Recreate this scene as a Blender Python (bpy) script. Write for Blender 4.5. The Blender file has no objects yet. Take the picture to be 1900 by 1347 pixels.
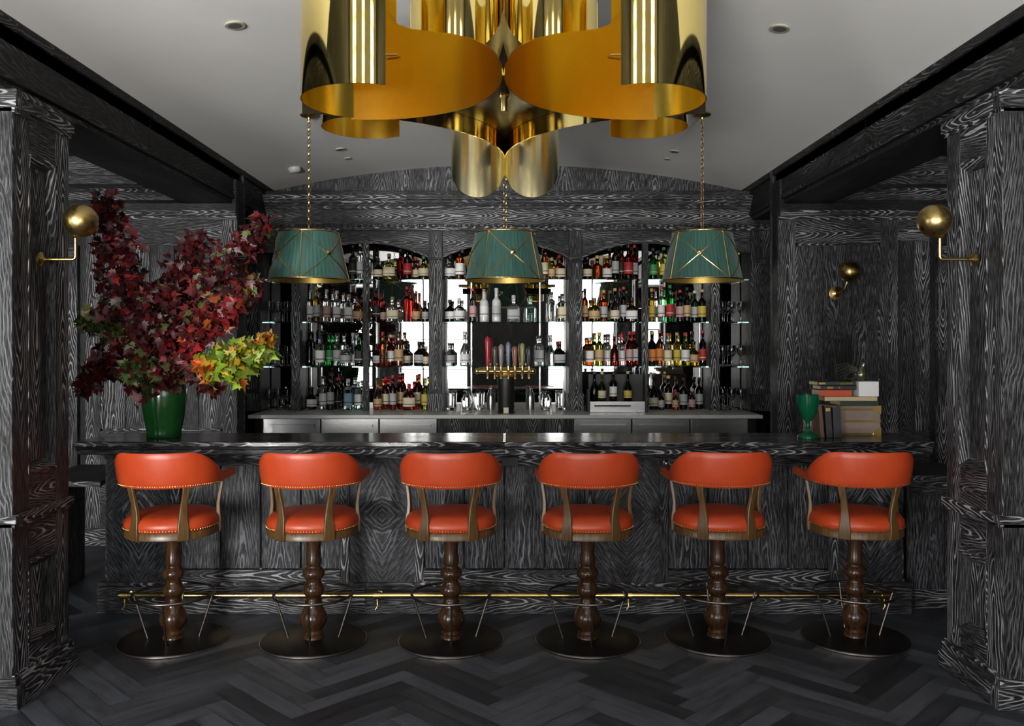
import bpy, bmesh, math, random
from mathutils import Vector, Matrix, Euler
R = random.Random(7)
PI = math.pi
sc = bpy.context.scene
COL = sc.collection

# ------------------------------------------------------------------ camera, light, exposure
H = 1.645            # eye height
F = 1600.0           # focal length in pixels of a 1900 wide frame
cam_d = bpy.data.cameras.new('camera')
cam = bpy.data.objects.new('camera', cam_d); COL.objects.link(cam)
cam.location = (0, 0, H); cam.rotation_euler = (PI/2, 0, 0)
cam_d.sensor_width = 36; cam_d.lens = F/1900*36
cam_d.shift_x = 8/1900; cam_d.shift_y = -33.5/1900
cam_d.clip_start = 0.05; cam_d.clip_end = 100
sc.camera = cam
sc.view_settings.view_transform = 'Standard'
sc.view_settings.look = 'None'
sc.view_settings.gamma = 1
sc.view_settings.use_curve_mapping = False
sc.view_settings.exposure = -0.18
cy = sc.cycles
cy.max_bounces = 10; cy.diffuse_bounces = 4; cy.glossy_bounces = 6; cy.transmission_bounces = 8
cy.transparent_max_bounces = 8; cy.caustics_reflective = True; cy.caustics_refractive = False
cy.sample_clamp_indirect = 4.0; cy.use_denoising = True
w = bpy.data.worlds.new('world'); sc.world = w; w.use_nodes = True
w.node_tree.nodes['Background'].inputs[0].default_value = (0.8, 0.9, 1.0, 1)
w.node_tree.nodes['Background'].inputs[1].default_value = 0.25

def area(name, loc, rot, sx, sy, power, col):
    d = bpy.data.lights.new(name, 'AREA'); d.shape = 'RECTANGLE'; d.size = sx; d.size_y = sy
    d.energy = power; d.color = col
    o = bpy.data.objects.new(name, d); COL.objects.link(o); o.location = loc; o.rotation_euler = rot
    return o
YW = -4.0            # the window wall behind the camera
# daylight standing just outside each window opening: (x centre, width, z0, z1, power)
WINS = [(-3.85, 1.3, 0.4, 2.55, 950), (-1.75, 1.65, 0.35, 3.2, 118), (1.75, 1.65, 0.35, 3.2, 132), (3.85, 1.3, 0.4, 2.55, 25)]
# upper windows of the tall entrance hall
UPW = [(-1.75, 0.75, 4.0, 5.3, 14), (0.0, 0.6, 4.0, 5.3, 11), (1.75, 0.75, 4.0, 5.3, 18)]
for (wx, ww, z0, z1, p) in WINS+UPW:
    area('window_daylight', (wx, YW-0.16, (z0+z1)/2), (PI/2, 0, 0), ww, z1-z0, p, (1.0, 0.985, 0.96))
# added fill light outside, aimed up through the windows to brighten the vault
area('vault_fill_light', (-0.8, -6.4, -0.5), (math.radians(145), 0, 0), 4.5, 3.0, 11500, (1.0, 0.97, 0.92))
# the left hand street window of the side room
area('window_daylight', (-4.93, 1.6, 1.55), (0, -PI/2, 0), 2.0, 2.2, 60, (0.93, 0.97, 1.0))

# ------------------------------------------------------------------ materials
MATS = {}
def nt(name):
    m = bpy.data.materials.new(name); m.use_nodes = True
    n = m.node_tree; n.nodes.clear()
    out = n.nodes.new('ShaderNodeOutputMaterial'); b = n.nodes.new('ShaderNodeBsdfPrincipled')
    n.links.new(b.outputs[0], out.inputs[0])
    return m, n, b
def math_(n, op, a, b=None, c=None):
    m = n.nodes.new('ShaderNodeMath'); m.operation = op
    for i, v in enumerate((a, b, c)):
        if v is None: continue
        if isinstance(v, (int, float)): m.inputs[i].default_value = v
        else: n.links.new(v, m.inputs[i])
    return m.outputs[0]
def mapr(n, v, a, b, c=0.0, d=1.0):
    m = n.nodes.new('ShaderNodeMapRange'); m.clamp = True
    n.links.new(v, m.inputs[0])
    for i, x in enumerate((a, b, c, d)): m.inputs[1+i].default_value = x
    return m.outputs[0]
def noise(n, vec, scale, detail=2, rough=0.5):
    t = n.nodes.new('ShaderNodeTexNoise'); t.inputs['Scale'].default_value = scale
    t.inputs['Detail'].default_value = detail; t.inputs['Roughness'].default_value = rough
    n.links.new(vec, t.inputs['Vector']); return t.outputs['Fac']
def comb(n, x, y, z=0.0):
    c = n.nodes.new('ShaderNodeCombineXYZ')
    for i, v in enumerate((x, y, z)):
        if isinstance(v, (int, float)): c.inputs[i].default_value = v
        else: n.links.new(v, c.inputs[i])
    return c.outputs[0]
def simple(name, col, rough=0.5, metal=0.0, spec=0.5, nz=0.0, nscale=40, **k):
    """plain procedural material with a little uneven colour and roughness"""
    if name in MATS: return MATS[name]
    m, n, b = nt(name)
    tc = n.nodes.new('ShaderNodeTexCoord')
    b.inputs['Metallic'].default_value = metal
    b.inputs['Specular IOR Level'].default_value = spec
    b.inputs['Base Color'].default_value = (*col, 1)
    b.inputs['Roughness'].default_value = rough
    if nz > 0:
        f = noise(n, tc.outputs['Object'], nscale, 3)
        mx = n.nodes.new('ShaderNodeMix'); mx.data_type = 'RGBA'
        mx.inputs[6].default_value = (*[c*(1-nz) for c in col], 1)
        mx.inputs[7].default_value = (*[min(1, c*(1+nz)) for c in col], 1)
        n.links.new(f, mx.inputs[0]); n.links.new(mx.outputs[2], b.inputs['Base Color'])
        r = mapr(n, f, 0.3, 0.7, rough*0.85, min(1, rough*1.15)); n.links.new(r, b.inputs['Roughness'])
    for key, v in k.items(): b.inputs[key.replace('_', ' ')].default_value = v
    MATS[name] = m; return m

def cerused(name, black, white, amount=1.0, rough=0.52, na=9.0, nb=62.0, lg=1.0, sg=0.32, spec=0.22):
    """black stained oak with white filled grain; UV: u across the board (0 = its middle), v along it, in metres"""
    m, n, b = nt(name)
    uv = n.nodes.new('ShaderNodeUVMap'); uv.uv_map = 'UVMap'
    s = n.nodes.new('ShaderNodeSeparateXYZ'); n.links.new(uv.outputs[0], s.inputs[0])
    u, v = s.outputs[0], s.outputs[1]
    wob = noise(n, comb(n, math_(n, 'MULTIPLY', u, 4.5), math_(n, 'MULTIPLY', v, 1.5)), 1.0, 2, 0.5)
    wob2 = noise(n, comb(n, math_(n, 'MULTIPLY', u, 26), math_(n, 'MULTIPLY', v, 7)), 1.0, 2, 0.5)
    uu = math_(n, 'SQRT', math_(n, 'ADD', math_(n, 'MULTIPLY', u, u), 0.00006))
    g = math_(n, 'ADD', math_(n, 'MULTIPLY', uu, nb), math_(n, 'MULTIPLY', v, na))
    g = math_(n, 'ADD', g, math_(n, 'MULTIPLY', wob, 9.0))
    g = math_(n, 'ADD', g, math_(n, 'MULTIPLY', wob2, 1.4))
    sn = math_(n, 'SINE', math_(n, 'MULTIPLY', g, 2*PI))
    line = mapr(n, sn, 0.40, 0.96)
    # the white lies unevenly in the grain
    fine = noise(n, comb(n, math_(n, 'MULTIPLY', u, 330), math_(n, 'MULTIPLY', v, 11)), 1.0, 3, 0.6)
    streak = mapr(n, fine, 0.50, 0.72)
    big = noise(n, comb(n, math_(n, 'MULTIPLY', u, 7), math_(n, 'MULTIPLY', v, 1.7), 3.3), 1.0, 2)
    mod = mapr(n, big, 0.42, 0.60, 0.10, 1.0)
    near = mapr(n, uu, 0.02, 0.12, 1.0, 0.30); mod = math_(n, 'MULTIPLY', mod, near)
    f = math_(n, 'MULTIPLY', math_(n, 'MULTIPLY', line, mod), lg)
    f = math_(n, 'MULTIPLY', f, mapr(n, fine, 0.25, 0.62, 0.35, 1.0))
    f2 = math_(n, 'MULTIPLY', streak, sg)
    f = math_(n, 'MAXIMUM', f, f2)
    f = math_(n, 'MULTIPLY', f, amount)
    mx = n.nodes.new('ShaderNodeMix'); mx.data_type = 'RGBA'; mx.clamp_factor = True
    mx.inputs[6].default_value = (*black, 1); mx.inputs[7].default_value = (*white, 1)
    n.links.new(f, mx.inputs[0]); n.links.new(mx.outputs[2], b.inputs['Base Color'])
    n.links.new(mapr(n, f, 0, 1, rough, rough+0.25), b.inputs['Roughness'])
    b.inputs['Specular IOR Level'].default_value = spec
    bp = n.nodes.new('ShaderNodeBump'); bp.inputs['Strength'].default_value = 0.25; bp.inputs['Distance'].default_value = 0.001
    bp.invert = True
    n.links.new(f, bp.inputs['Height']); n.links.new(bp.outputs[0], b.inputs['Normal'])
    MATS[name] = m; return m
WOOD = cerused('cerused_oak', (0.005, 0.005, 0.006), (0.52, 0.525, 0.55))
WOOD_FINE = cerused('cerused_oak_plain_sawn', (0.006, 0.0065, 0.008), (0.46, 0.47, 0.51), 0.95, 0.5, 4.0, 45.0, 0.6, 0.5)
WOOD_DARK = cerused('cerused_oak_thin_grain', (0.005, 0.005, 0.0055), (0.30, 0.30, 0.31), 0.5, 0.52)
WOOD_TOP = cerused('cerused_oak_waxed', (0.005, 0.005, 0.006), (0.50, 0.50, 0.52), 0.8, 0.16, 6.0, 45.0, 0.8, 0.3, 0.5)
WOOD_BEAM = cerused('cerused_oak_beam', (0.004, 0.004, 0.0045), (0.34, 0.34, 0.35), 0.6, 0.5, 6.0, 40.0)  # same oak, grain dimmed: shade on the inward-facing beams put into the colour

def floor_mat():
    m, n, b = nt('dark_oak_parquet')
    uv = n.nodes.new('ShaderNodeUVMap'); uv.uv_map = 'UVMap'
    s = n.nodes.new('ShaderNodeSeparateXYZ'); n.links.new(uv.outputs[0], s.inputs[0])
    u, v = s.outputs[0], s.outputs[1]
    at = n.nodes.new('ShaderNodeAttribute'); at.attribute_name = 'tone'
    g = noise(n, comb(n, math_(n, 'MULTIPLY', u, 130), math_(n, 'MULTIPLY', v, 5)), 1.0, 4, 0.6)
    g2 = noise(n, comb(n, math_(n, 'MULTIPLY', u, 14), math_(n, 'MULTIPLY', v, 3)), 1.0, 2)
    k = math_(n, 'MULTIPLY', mapr(n, g, 0.3, 0.7, 0.55, 1.45), mapr(n, g2, 0.3, 0.7, 0.75, 1.3))
    k = math_(n, 'MULTIPLY', k, at.outputs['Fac'])
    mx = n.nodes.new('ShaderNodeMix'); mx.data_type = 'RGBA'
    mx.inputs[6].default_value = (0, 0, 0, 1); mx.inputs[7].default_value = (0.092, 0.099, 0.115, 1)
    n.links.new(k, mx.inputs[0]); n.links.new(mx.outputs[2], b.inputs['Base Color'])
    n.links.new(mapr(n, g, 0.3, 0.7, 0.36, 0.52), b.inputs['Roughness'])
    b.inputs['Specular IOR Level'].default_value = 0.35
    bp = n.nodes.new('ShaderNodeBump'); bp.inputs['Strength'].default_value = 0.2; bp.inputs['Distance'].default_value = 0.001
    n.links.new(g, bp.inputs['Height']); n.links.new(bp.outputs[0], b.inputs['Normal'])
    return m
FLOOR = floor_mat()
PLASTER = simple('ceiling_plaster', (0.78, 0.78, 0.765), 0.75, nz=0.03, nscale=3)
def brushed(name, col, rough, scale_z=2):
    m, n, b = nt(name)
    tc = n.nodes.new('ShaderNodeTexCoord'); mp = n.nodes.new('ShaderNodeMapping')
    mp.inputs['Scale'].default_value = (60, 60, scale_z)
    n.links.new(tc.outputs['Object'], mp.inputs[0])
    f = noise(n, mp.outputs[0], 6, 3)
    b.inputs['Base Color'].default_value = (*col, 1); b.inputs['Metallic'].default_value = 1
    n.links.new(mapr(n, f, 0.3, 0.7, rough*0.95, rough*1.05), b.inputs['Roughness'])
    MATS[name] = m; return m
BRASS_IN = brushed('brushed_brass', (0.72, 0.50, 0.075), 0.22, 0.5)
BRASS_SATIN = simple('satin_brass', (0.96, 0.86, 0.50), 0.22, 1.0)
BRASS_POL = simple('polished_brass', (0.88, 0.70, 0.26), 0.05, 1.0)
BRASS = simple('lamp_brass', (0.78, 0.56, 0.22), 0.22, 1.0)
BRASS_OLD = simple('aged_brass', (0.50, 0.36, 0.14), 0.3, 1.0, nz=0.2)
BRONZE = simple('dark_bronze', (0.006, 0.005, 0.005), 0.38, 0.0, spec=0.25)
IRON = simple('foot_ring_metal', (0.20, 0.17, 0.15), 0.35, 1.0)
EDGE = simple('base_rim_metal', (0.55, 0.47, 0.42), 0.3, 1.0)
STEEL = brushed('stainless_steel', (0.42, 0.42, 0.42), 0.24, 60)
STONE = simple('back_counter_stone', (0.66, 0.66, 0.65), 0.3, nz=0.1, nscale=8)
BLACK = simple('matte_black', (0.008, 0.008, 0.008), 0.5)
LEATHER = None
def leather():
    m, n, b = nt('orange_red_leather')
    tc = n.nodes.new('ShaderNodeTexCoord')
    f = noise(n, tc.outputs['Object'], 9, 3); v = n.nodes.new('ShaderNodeTexVoronoi'); v.inputs['Scale'].default_value = 420
    n.links.new(tc.outputs['Object'], v.inputs['Vector'])
    mx = n.nodes.new('ShaderNodeMix'); mx.data_type = 'RGBA'
    mx.inputs[6].default_value = (0.42, 0.038, 0.010, 1); mx.inputs[7].default_value = (0.57, 0.078, 0.020, 1)
    n.links.new(f, mx.inputs[0]); n.links.new(mx.outputs[2], b.inputs['Base Color'])
    b.inputs['Roughness'].default_value = 0.34; b.inputs['Specular IOR Level'].default_value = 0.45
    bp = n.nodes.new('ShaderNodeBump'); bp.inputs['Strength'].default_value = 0.12; bp.inputs['Distance'].default_value = 0.0006
    n.links.new(v.outputs['Distance'], bp.inputs['Height']); n.links.new(bp.outputs[0], b.inputs['Normal'])
    return m
LEATHER = leather()
def brown_wood(name, a, c, rough):
    m, n, b = nt(name)
    tc = n.nodes.new('ShaderNodeTexCoord'); mp = n.nodes.new('ShaderNodeMapping')
    mp.inputs['Scale'].default_value = (28, 28, 3); n.links.new(tc.outputs['Object'], mp.inputs[0])
    f = noise(n, mp.outputs[0], 2.5, 4)
    mx = n.nodes.new('ShaderNodeMix'); mx.data_type = 'RGBA'
    mx.inputs[6].default_value = (*a, 1); mx.inputs[7].default_value = (*c, 1)
    n.links.new(mapr(n, f, 0.3, 0.7), mx.inputs[0]); n.links.new(mx.outputs[2], b.inputs['Base Color'])
    b.inputs['Roughness'].default_value = rough
    return m
WALNUT = brown_wood('stool_frame_walnut', (0.060, 0.032, 0.010), (0.16, 0.085, 0.028), 0.32)
TURNED = brown_wood('turned_dark_walnut', (0.022, 0.010, 0.005), (0.070, 0.032, 0.013), 0.2)
BARK = simple('maple_bark', (0.05, 0.03, 0.02), 0.8, nz=0.3)
SMOKED = simple('smoked_mirror', (0.35, 0.35, 0.35), 0.0, 1.0)
MIRROR = simple('mirror_silver', (0.90, 0.91, 0.90), 0.0, 1.0)
def glass(name, col, rough=0.0, ior=1.45):
    if name in MATS: return MATS[name]
    m = simple(name, col, rough); b = [x for x in m.node_tree.nodes if x.type == 'BSDF_PRINCIPLED'][0]
    b.inputs['Transmission Weight'].default_value = 1.0; b.inputs['IOR'].default_value = ior
    return m
SHELF_GLASS = glass('shelf_glass', (0.62, 0.86, 0.82), 0.0, 1.3)
CLEAR = glass('clear_glass', (0.97, 0.98, 0.98), 0.0, 1.5)

# ------------------------------------------------------------------ mesh builder
class MB:
    def __init__(s): s.v = []; s.f = []; s.uv = []; s.m = []; s.sm = []; s.mats = []; s.at = {}
    def mi(s, mat):
        if mat not in s.mats: s.mats.append(mat)
        return s.mats.index(mat)
    def face(s, pts, uv=None, mat=None, smooth=False, idx=None):
        if idx is None:
            b = len(s.v); s.v += [tuple(p) for p in pts]; idx = list(range(b, b+len(pts)))
        s.f.append(idx); s.uv.append(uv or [(0, 0)]*len(idx)); s.m.append(s.mi(mat)); s.sm.append(smooth)
    def box(s, x0, x1, y0, y1, z0, z1, mat, grain='z'):
        """a board; grain says which axis the wood grain runs along"""
        x0, x1 = min(x0, x1), max(x0, x1); y0, y1 = min(y0, y1), max(y0, y1); z0, z1 = min(z0, z1), max(z0, z1)
        P = lambda i, j, k: ((x0, x1)[i], (y0, y1)[j], (z0, z1)[k])
        vs = [P(i, j, k) for i in (0, 1) for j in (0, 1) for k in (0, 1)]
        b = len(s.v); s.v += vs
        ax = 'xyz'.index(grain); cen = ((x0+x1)/2, (y0+y1)/2, (z0+z1)/2)
        ou = R.uniform(-0.012, 0.012); ov = R.uniform(0, 40)*R.choice((1,)); fl = R.choice((1, -1))
        for q, nrm in (((0, 1, 3, 2), 0), ((4, 6, 7, 5), 0), ((0, 4, 5, 1), 1), ((2, 3, 7, 6), 1), ((0, 2, 6, 4), 2), ((1, 5, 7, 3), 2)):
            inpl = [a for a in (0, 1, 2) if a != nrm]
            if ax in inpl: va = ax; ua = [a for a in inpl if a != ax][0]
            else: ua, va = inpl
            uv = [((vs[i][ua]-cen[ua])+ou, (vs[i][va]-cen[va])*fl+ov) for i in q]
            s.f.append([b+i for i in q]); s.uv.append(uv); s.m.append(s.mi(mat)); s.sm.append(False)
    def extrude(s, axis, a0, a1, pts, mat):
        """a moulding: profile pts (in the two other axes) run along the axis; closed"""
        oth = [i for i in (0, 1, 2) if i != axis]
        def P(a, p):
            r = [0, 0, 0]; r[axis] = a; r[oth[0]] = p[0]; r[oth[1]] = p[1]; return tuple(r)
        L = 0; ov = R.uniform(0, 40); n = len(pts)
        tot = sum(math.dist(pts[i], pts[(i+1) % n]) for i in range(n))
        for i in range(n):
            p, q = pts[i], pts[(i+1) % n]; d = math.dist(p, q); u0 = L-tot*0.3; u1 = u0+d; L += d
            s.face([P(a0, p), P(a0, q), P(a1, q), P(a1, p)], [(u0, a0+ov), (u1, a0+ov), (u1, a1+ov), (u0, a1+ov)], mat)
        s.face([P(a0, p) for p in pts], None, mat); s.face([P(a1, p) for p in reversed(pts)], None, mat)
    def lathe(s, prof, mat, c=(0, 0, 0), segs=24, power=2.0, sx=1, sy=1, caps=True, ripple=0, nr=0, M=None, smooth=True):
        b = len(s.v); n = len(prof)
        for (r, z) in prof:
            for k in range(segs):
                a = 2*PI*k/segs
                ca, sa = math.cos(a), math.sin(a)
                q = (abs(ca)**power+abs(sa)**power)**(-1/power) if power != 2 else 1
                rr = r*q*(1+ripple*math.cos(nr*a))
                p = Vector((rr*ca*sx, rr*sa*sy, z))
                if M is not None: p = M @ p
                s.v.append((p.x+c[0], p.y+c[1], p.z+c[2]))
        for i in range(n-1):
            for k in range(segs):
                k2 = (k+1) % segs
                s.face(None, [(k/segs, prof[i][1]), ((k+1)/segs, prof[i][1]), ((k+1)/segs, prof[i+1][1]), (k/segs, prof[i+1][1])], mat, smooth,
                       [b+i*segs+k, b+i*segs+k2, b+(i+1)*segs+k2, b+(i+1)*segs+k])
        if caps:
            if prof[0][0] > 1e-5: s.face(None, None, mat, False, [b+k for k in reversed(range(segs))])
            if prof[-1][0] > 1e-5: s.face(None, None, mat, False, [b+(n-1)*segs+k for k in range(segs)])
    def tube(s, path, r, mat, segs=10, closed=False, flat=1.0):
        path = [Vector(p) for p in path]; n = len(path); rs = r if isinstance(r, (list, tuple)) else [r]*n
        b = len(s.v); up = Vector((0, 0, 1))
        t0 = (path[1]-path[0]).normalized()
        nn = up.cross(t0)
        if nn.length < 0.05: nn = Vector((1, 0, 0))
        nn.normalize()
        for i, p in enumerate(path):
            if closed: t = (path[(i+1) % n]-path[i-1]).normalized()
            else: t = (path[min(i+1, n-1)]-path[max(i-1, 0)]).normalized()
            nn = (nn-t*nn.dot(t)).normalized(); bb = t.cross(nn)
            for k in range(segs):
                a = 2*PI*k/segs
                s.v.append(tuple(p+(nn*math.cos(a)+bb*math.sin(a)*flat)*rs[i]))
        m = n if closed else n-1
        for i in range(m):
            i2 = (i+1) % n
            for k in range(segs):
                k2 = (k+1) % segs
                s.face(None, None, mat, True, [b+i*segs+k, b+i*segs+k2, b+i2*segs+k2, b+i2*segs+k])
        if not closed:
            s.face(None, None, mat, False, [b+k for k in reversed(range(segs))]); s.face(None, None, mat, False, [b+(n-1)*segs+k for k in range(segs)])
    def sphere(s, c, r, mat, seg=20, sz=1.0):
        pr = [(max(1e-6, r*math.sin(PI*i/12)), -r*sz*math.cos(PI*i/12)) for i in range(13)]
        s.lathe(pr, mat, c, seg, caps=False)
    def build(s, name, parent=None, loc=None, bevel=0, sub=0):
        me = bpy.data.meshes.new(name); me.from_pydata(s.v, [], s.f)
        for m in s.mats: me.materials.append(m)
        uvl = me.uv_layers.new(name='UVMap'); i = 0; flat = []
        for f in s.uv:
            for u in f: flat += [u[0], u[1]]
        uvl.data.foreach_set('uv', flat)
        me.polygons.foreach_set('material_index', s.m); me.polygons.foreach_set('use_smooth', s.sm)
        for k, vals in s.at.items():
            a = me.attributes.new(k, 'FLOAT', 'FACE'); a.data.foreach_set('value', vals)
        me.validate(); me.update()
        bm = bmesh.new(); bm.from_mesh(me); bmesh.ops.recalc_face_normals(bm, faces=bm.faces); bm.to_mesh(me); bm.free()
        if any(s.sm): me.set_sharp_from_angle(angle=math.radians(50))
        o = bpy.data.objects.new(name, me); COL.objects.link(o)
        if parent: o.parent = parent
        if loc: o.location = loc
        if bevel:
            b = o.modifiers.new('bevel', 'BEVEL'); b.width = bevel; b.segments = 2; b.limit_method = 'ANGLE'; b.angle_limit = math.radians(40)
        return o
def tag(o, label, cat, group=None, kind=None):
    if label: o['label'] = label
    if cat: o['category'] = cat
    if group: o['group'] = group
    if kind: o['kind'] = kind
    return o
def thing(name, label, cat, loc=(0, 0, 0), rz=0, group=None, kind=None):
    o = bpy.data.objects.new(name, None); COL.objects.link(o); o.location = loc; o.rotation_euler = (0, 0, rz)
    o.empty_display_size = 0.05
    return tag(o, label, cat, group, kind)
def dup(root, loc, rz=0, label=None, group=None):
    c = root.copy(); COL.objects.link(c); c.location = loc; c.rotation_euler = (0, 0, rz)
    if label: c['label'] = label
    if group: c['group'] = group
    for ch in list(root.children):
        d = ch.copy(); COL.objects.link(d); d.parent = c
        for g in list(ch.children):
            e = g.copy(); COL.objects.link(e); e.parent = d
    return c
CX = -0.02
XB = 2.24            # inner faces of the pilasters and beams
def vault(x): return 3.36-0.25*(x/XB)**2 if abs(x) < XB else 3.11
ZSPR = 3.11

# ------------------------------------------------------------------ the shell: floor
def build_floor():
    mb = MB(); mb.at['tone'] = []
    L, W = 0.61, 0.1016; n = 6; L = n*W; ang = PI/4; ca, sa = math.cos(ang), math.sin(ang)
    ox, oy = -0.02, 1.13
    def put(x0, y0, w, h):
        g = 0.0012
        c = [(x0+g, y0+g), (x0+w-g, y0+g), (x0+w-g, y0+h-g), (x0+g, y0+h-g)]
        pts = [(p[0]*ca-p[1]*sa+ox, p[0]*sa+p[1]*ca+oy) for p in c]
        mx = sum(p[0] for p in pts)/4; my = sum(p[1] for p in pts)/4
        if not (-5.2 < mx < 5.2 and -4.2 < my < 8.6): return
        ov = R.uniform(0, 60)
        if w > h: uv = [(c[i][1]-y0-h/2, c[i][0]-x0+ov) for i in range(4)]
        else: uv = [(c[i][0]-x0-w/2, c[i][1]-y0+ov) for i in range(4)]
        mb.face([(p[0], p[1], 0) for p in pts], uv, FLOOR); mb.at['tone'].append(R.uniform(0.30, 0.95)*R.choice((1, 1, 1, .75)))
    for k in range(-140, 140):
        for j in range(-14, 15):
            x = k*W+j*2*L; y = k*W
            put(x, y, L, W); put(x+L, y+W-L, W, L)
    sub = [(-5.2, -4.3, -0.003), (5.2, -4.3, -0.003), (5.2, 8.7, -0.003), (-5.2, 8.7, -0.003)]
    mb.face(sub, None, BLACK); mb.at['tone'].append(0.1)
    mb.face([(a, b, -0.1) for a, b, _ in reversed(sub)], None, BLACK); mb.at['tone'].append(0.1)
    tag(mb.build('floor'), 'dark herringbone oak parquet floor', 'floor', kind='structure')
build_floor()

def build_vault():
    mb = MB(); N = 40
    xs = [-XB-0.02+(2*XB+0.04)*i/N for i in range(N+1)]
    y0, y1 = 1.5, 8.22
    for i in range(N):
        a, b = xs[i], xs[i+1]
        za, zb = 3.36-0.25*(a/XB)**2, 3.36-0.25*(b/XB)**2
        mb.face([(a, y0, za), (b, y0, zb), (b, y1, zb), (a, y1, za)], None, PLASTER, True)
        mb.face([(a, y0, 3.5), (a, y1, 3.5), (b, y1, 3.5), (b, y0, 3.5)], None, PLASTER)
    tag(mb.build('ceiling'), 'pale plaster barrel-vaulted ceiling over the bar room', 'ceiling', kind='structure')
    for s, nm in ((-1, 'left'), (1, 'right')):
        mb = MB()
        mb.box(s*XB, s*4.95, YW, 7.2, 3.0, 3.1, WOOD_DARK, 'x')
        tag(mb.build('ceiling'), f'dark boarded ceiling of the {nm} side aisle', 'ceiling', kind='structure')
build_vault()

def beam(s, num):
    mb = MB(); a = XB*s; o = s
    # inner boards run the length of the room; upper fillet, wide face, stepped lower moulding
    for y0, y1 in ((YW, -0.9), (-0.9, 1.5), (1.5, 5.4), (5.4, 8.2)):
        mb.box(a, a+o*0.42, y0, y1, 2.87, 3.14, WOOD_BEAM, 'y')
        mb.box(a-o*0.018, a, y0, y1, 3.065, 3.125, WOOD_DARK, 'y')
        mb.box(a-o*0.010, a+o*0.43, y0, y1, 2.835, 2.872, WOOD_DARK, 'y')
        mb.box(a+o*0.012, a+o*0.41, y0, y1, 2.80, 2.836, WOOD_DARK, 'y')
    tag(mb.build(f'trim_{num}', bevel=0.003), ('left' if s < 0 else 'right')+' ceiling beam of black limed oak along the vault', 'beam', kind='structure')
beam(-1, 1); beam(1, 2)

def framed_wall(mb, x0, x1, z0, z1, y, planks, stile=0.13, top=0.16, bot=0.18, depth=0.03, mat=WOOD, pm=WOOD):
    """a panel facing -y: stiles and rails standing proud of planks"""
    mb.box(x0, x0+stile, y-depth, y, z0, z1, mat, 'z'); mb.box(x1-stile, x1, y-depth, y, z0, z1, mat, 'z')
    mb.box(x0+stile, x1-stile, y-depth, y, z1-top, z1, mat, 'x'); mb.box(x0+stile, x1-stile, y-depth, y, z0, z0+bot, mat, 'x')
    a, b = x0+stile, x1-stile; w = (b-a)/planks
    for i in range(planks):
        mb.box(a+i*w+0.003, a+(i+1)*w-0.003, y-0.010, y, z0+bot, z1-top, pm, 'z')
    # moulding inside the frame
    t = 0.018
    for (p, q, r, u, g) in ((a, a+t, z0+bot, z1-top, 'z'), (b-t, b, z0+bot, z1-top, 'z'), (a, b, z0+bot, z0+bot+t, 'x'), (a, b, z1-top-t, z1-top, 'x')):
        mb.box(p, q, y-0.022, y, r, u, mat, g)

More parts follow.
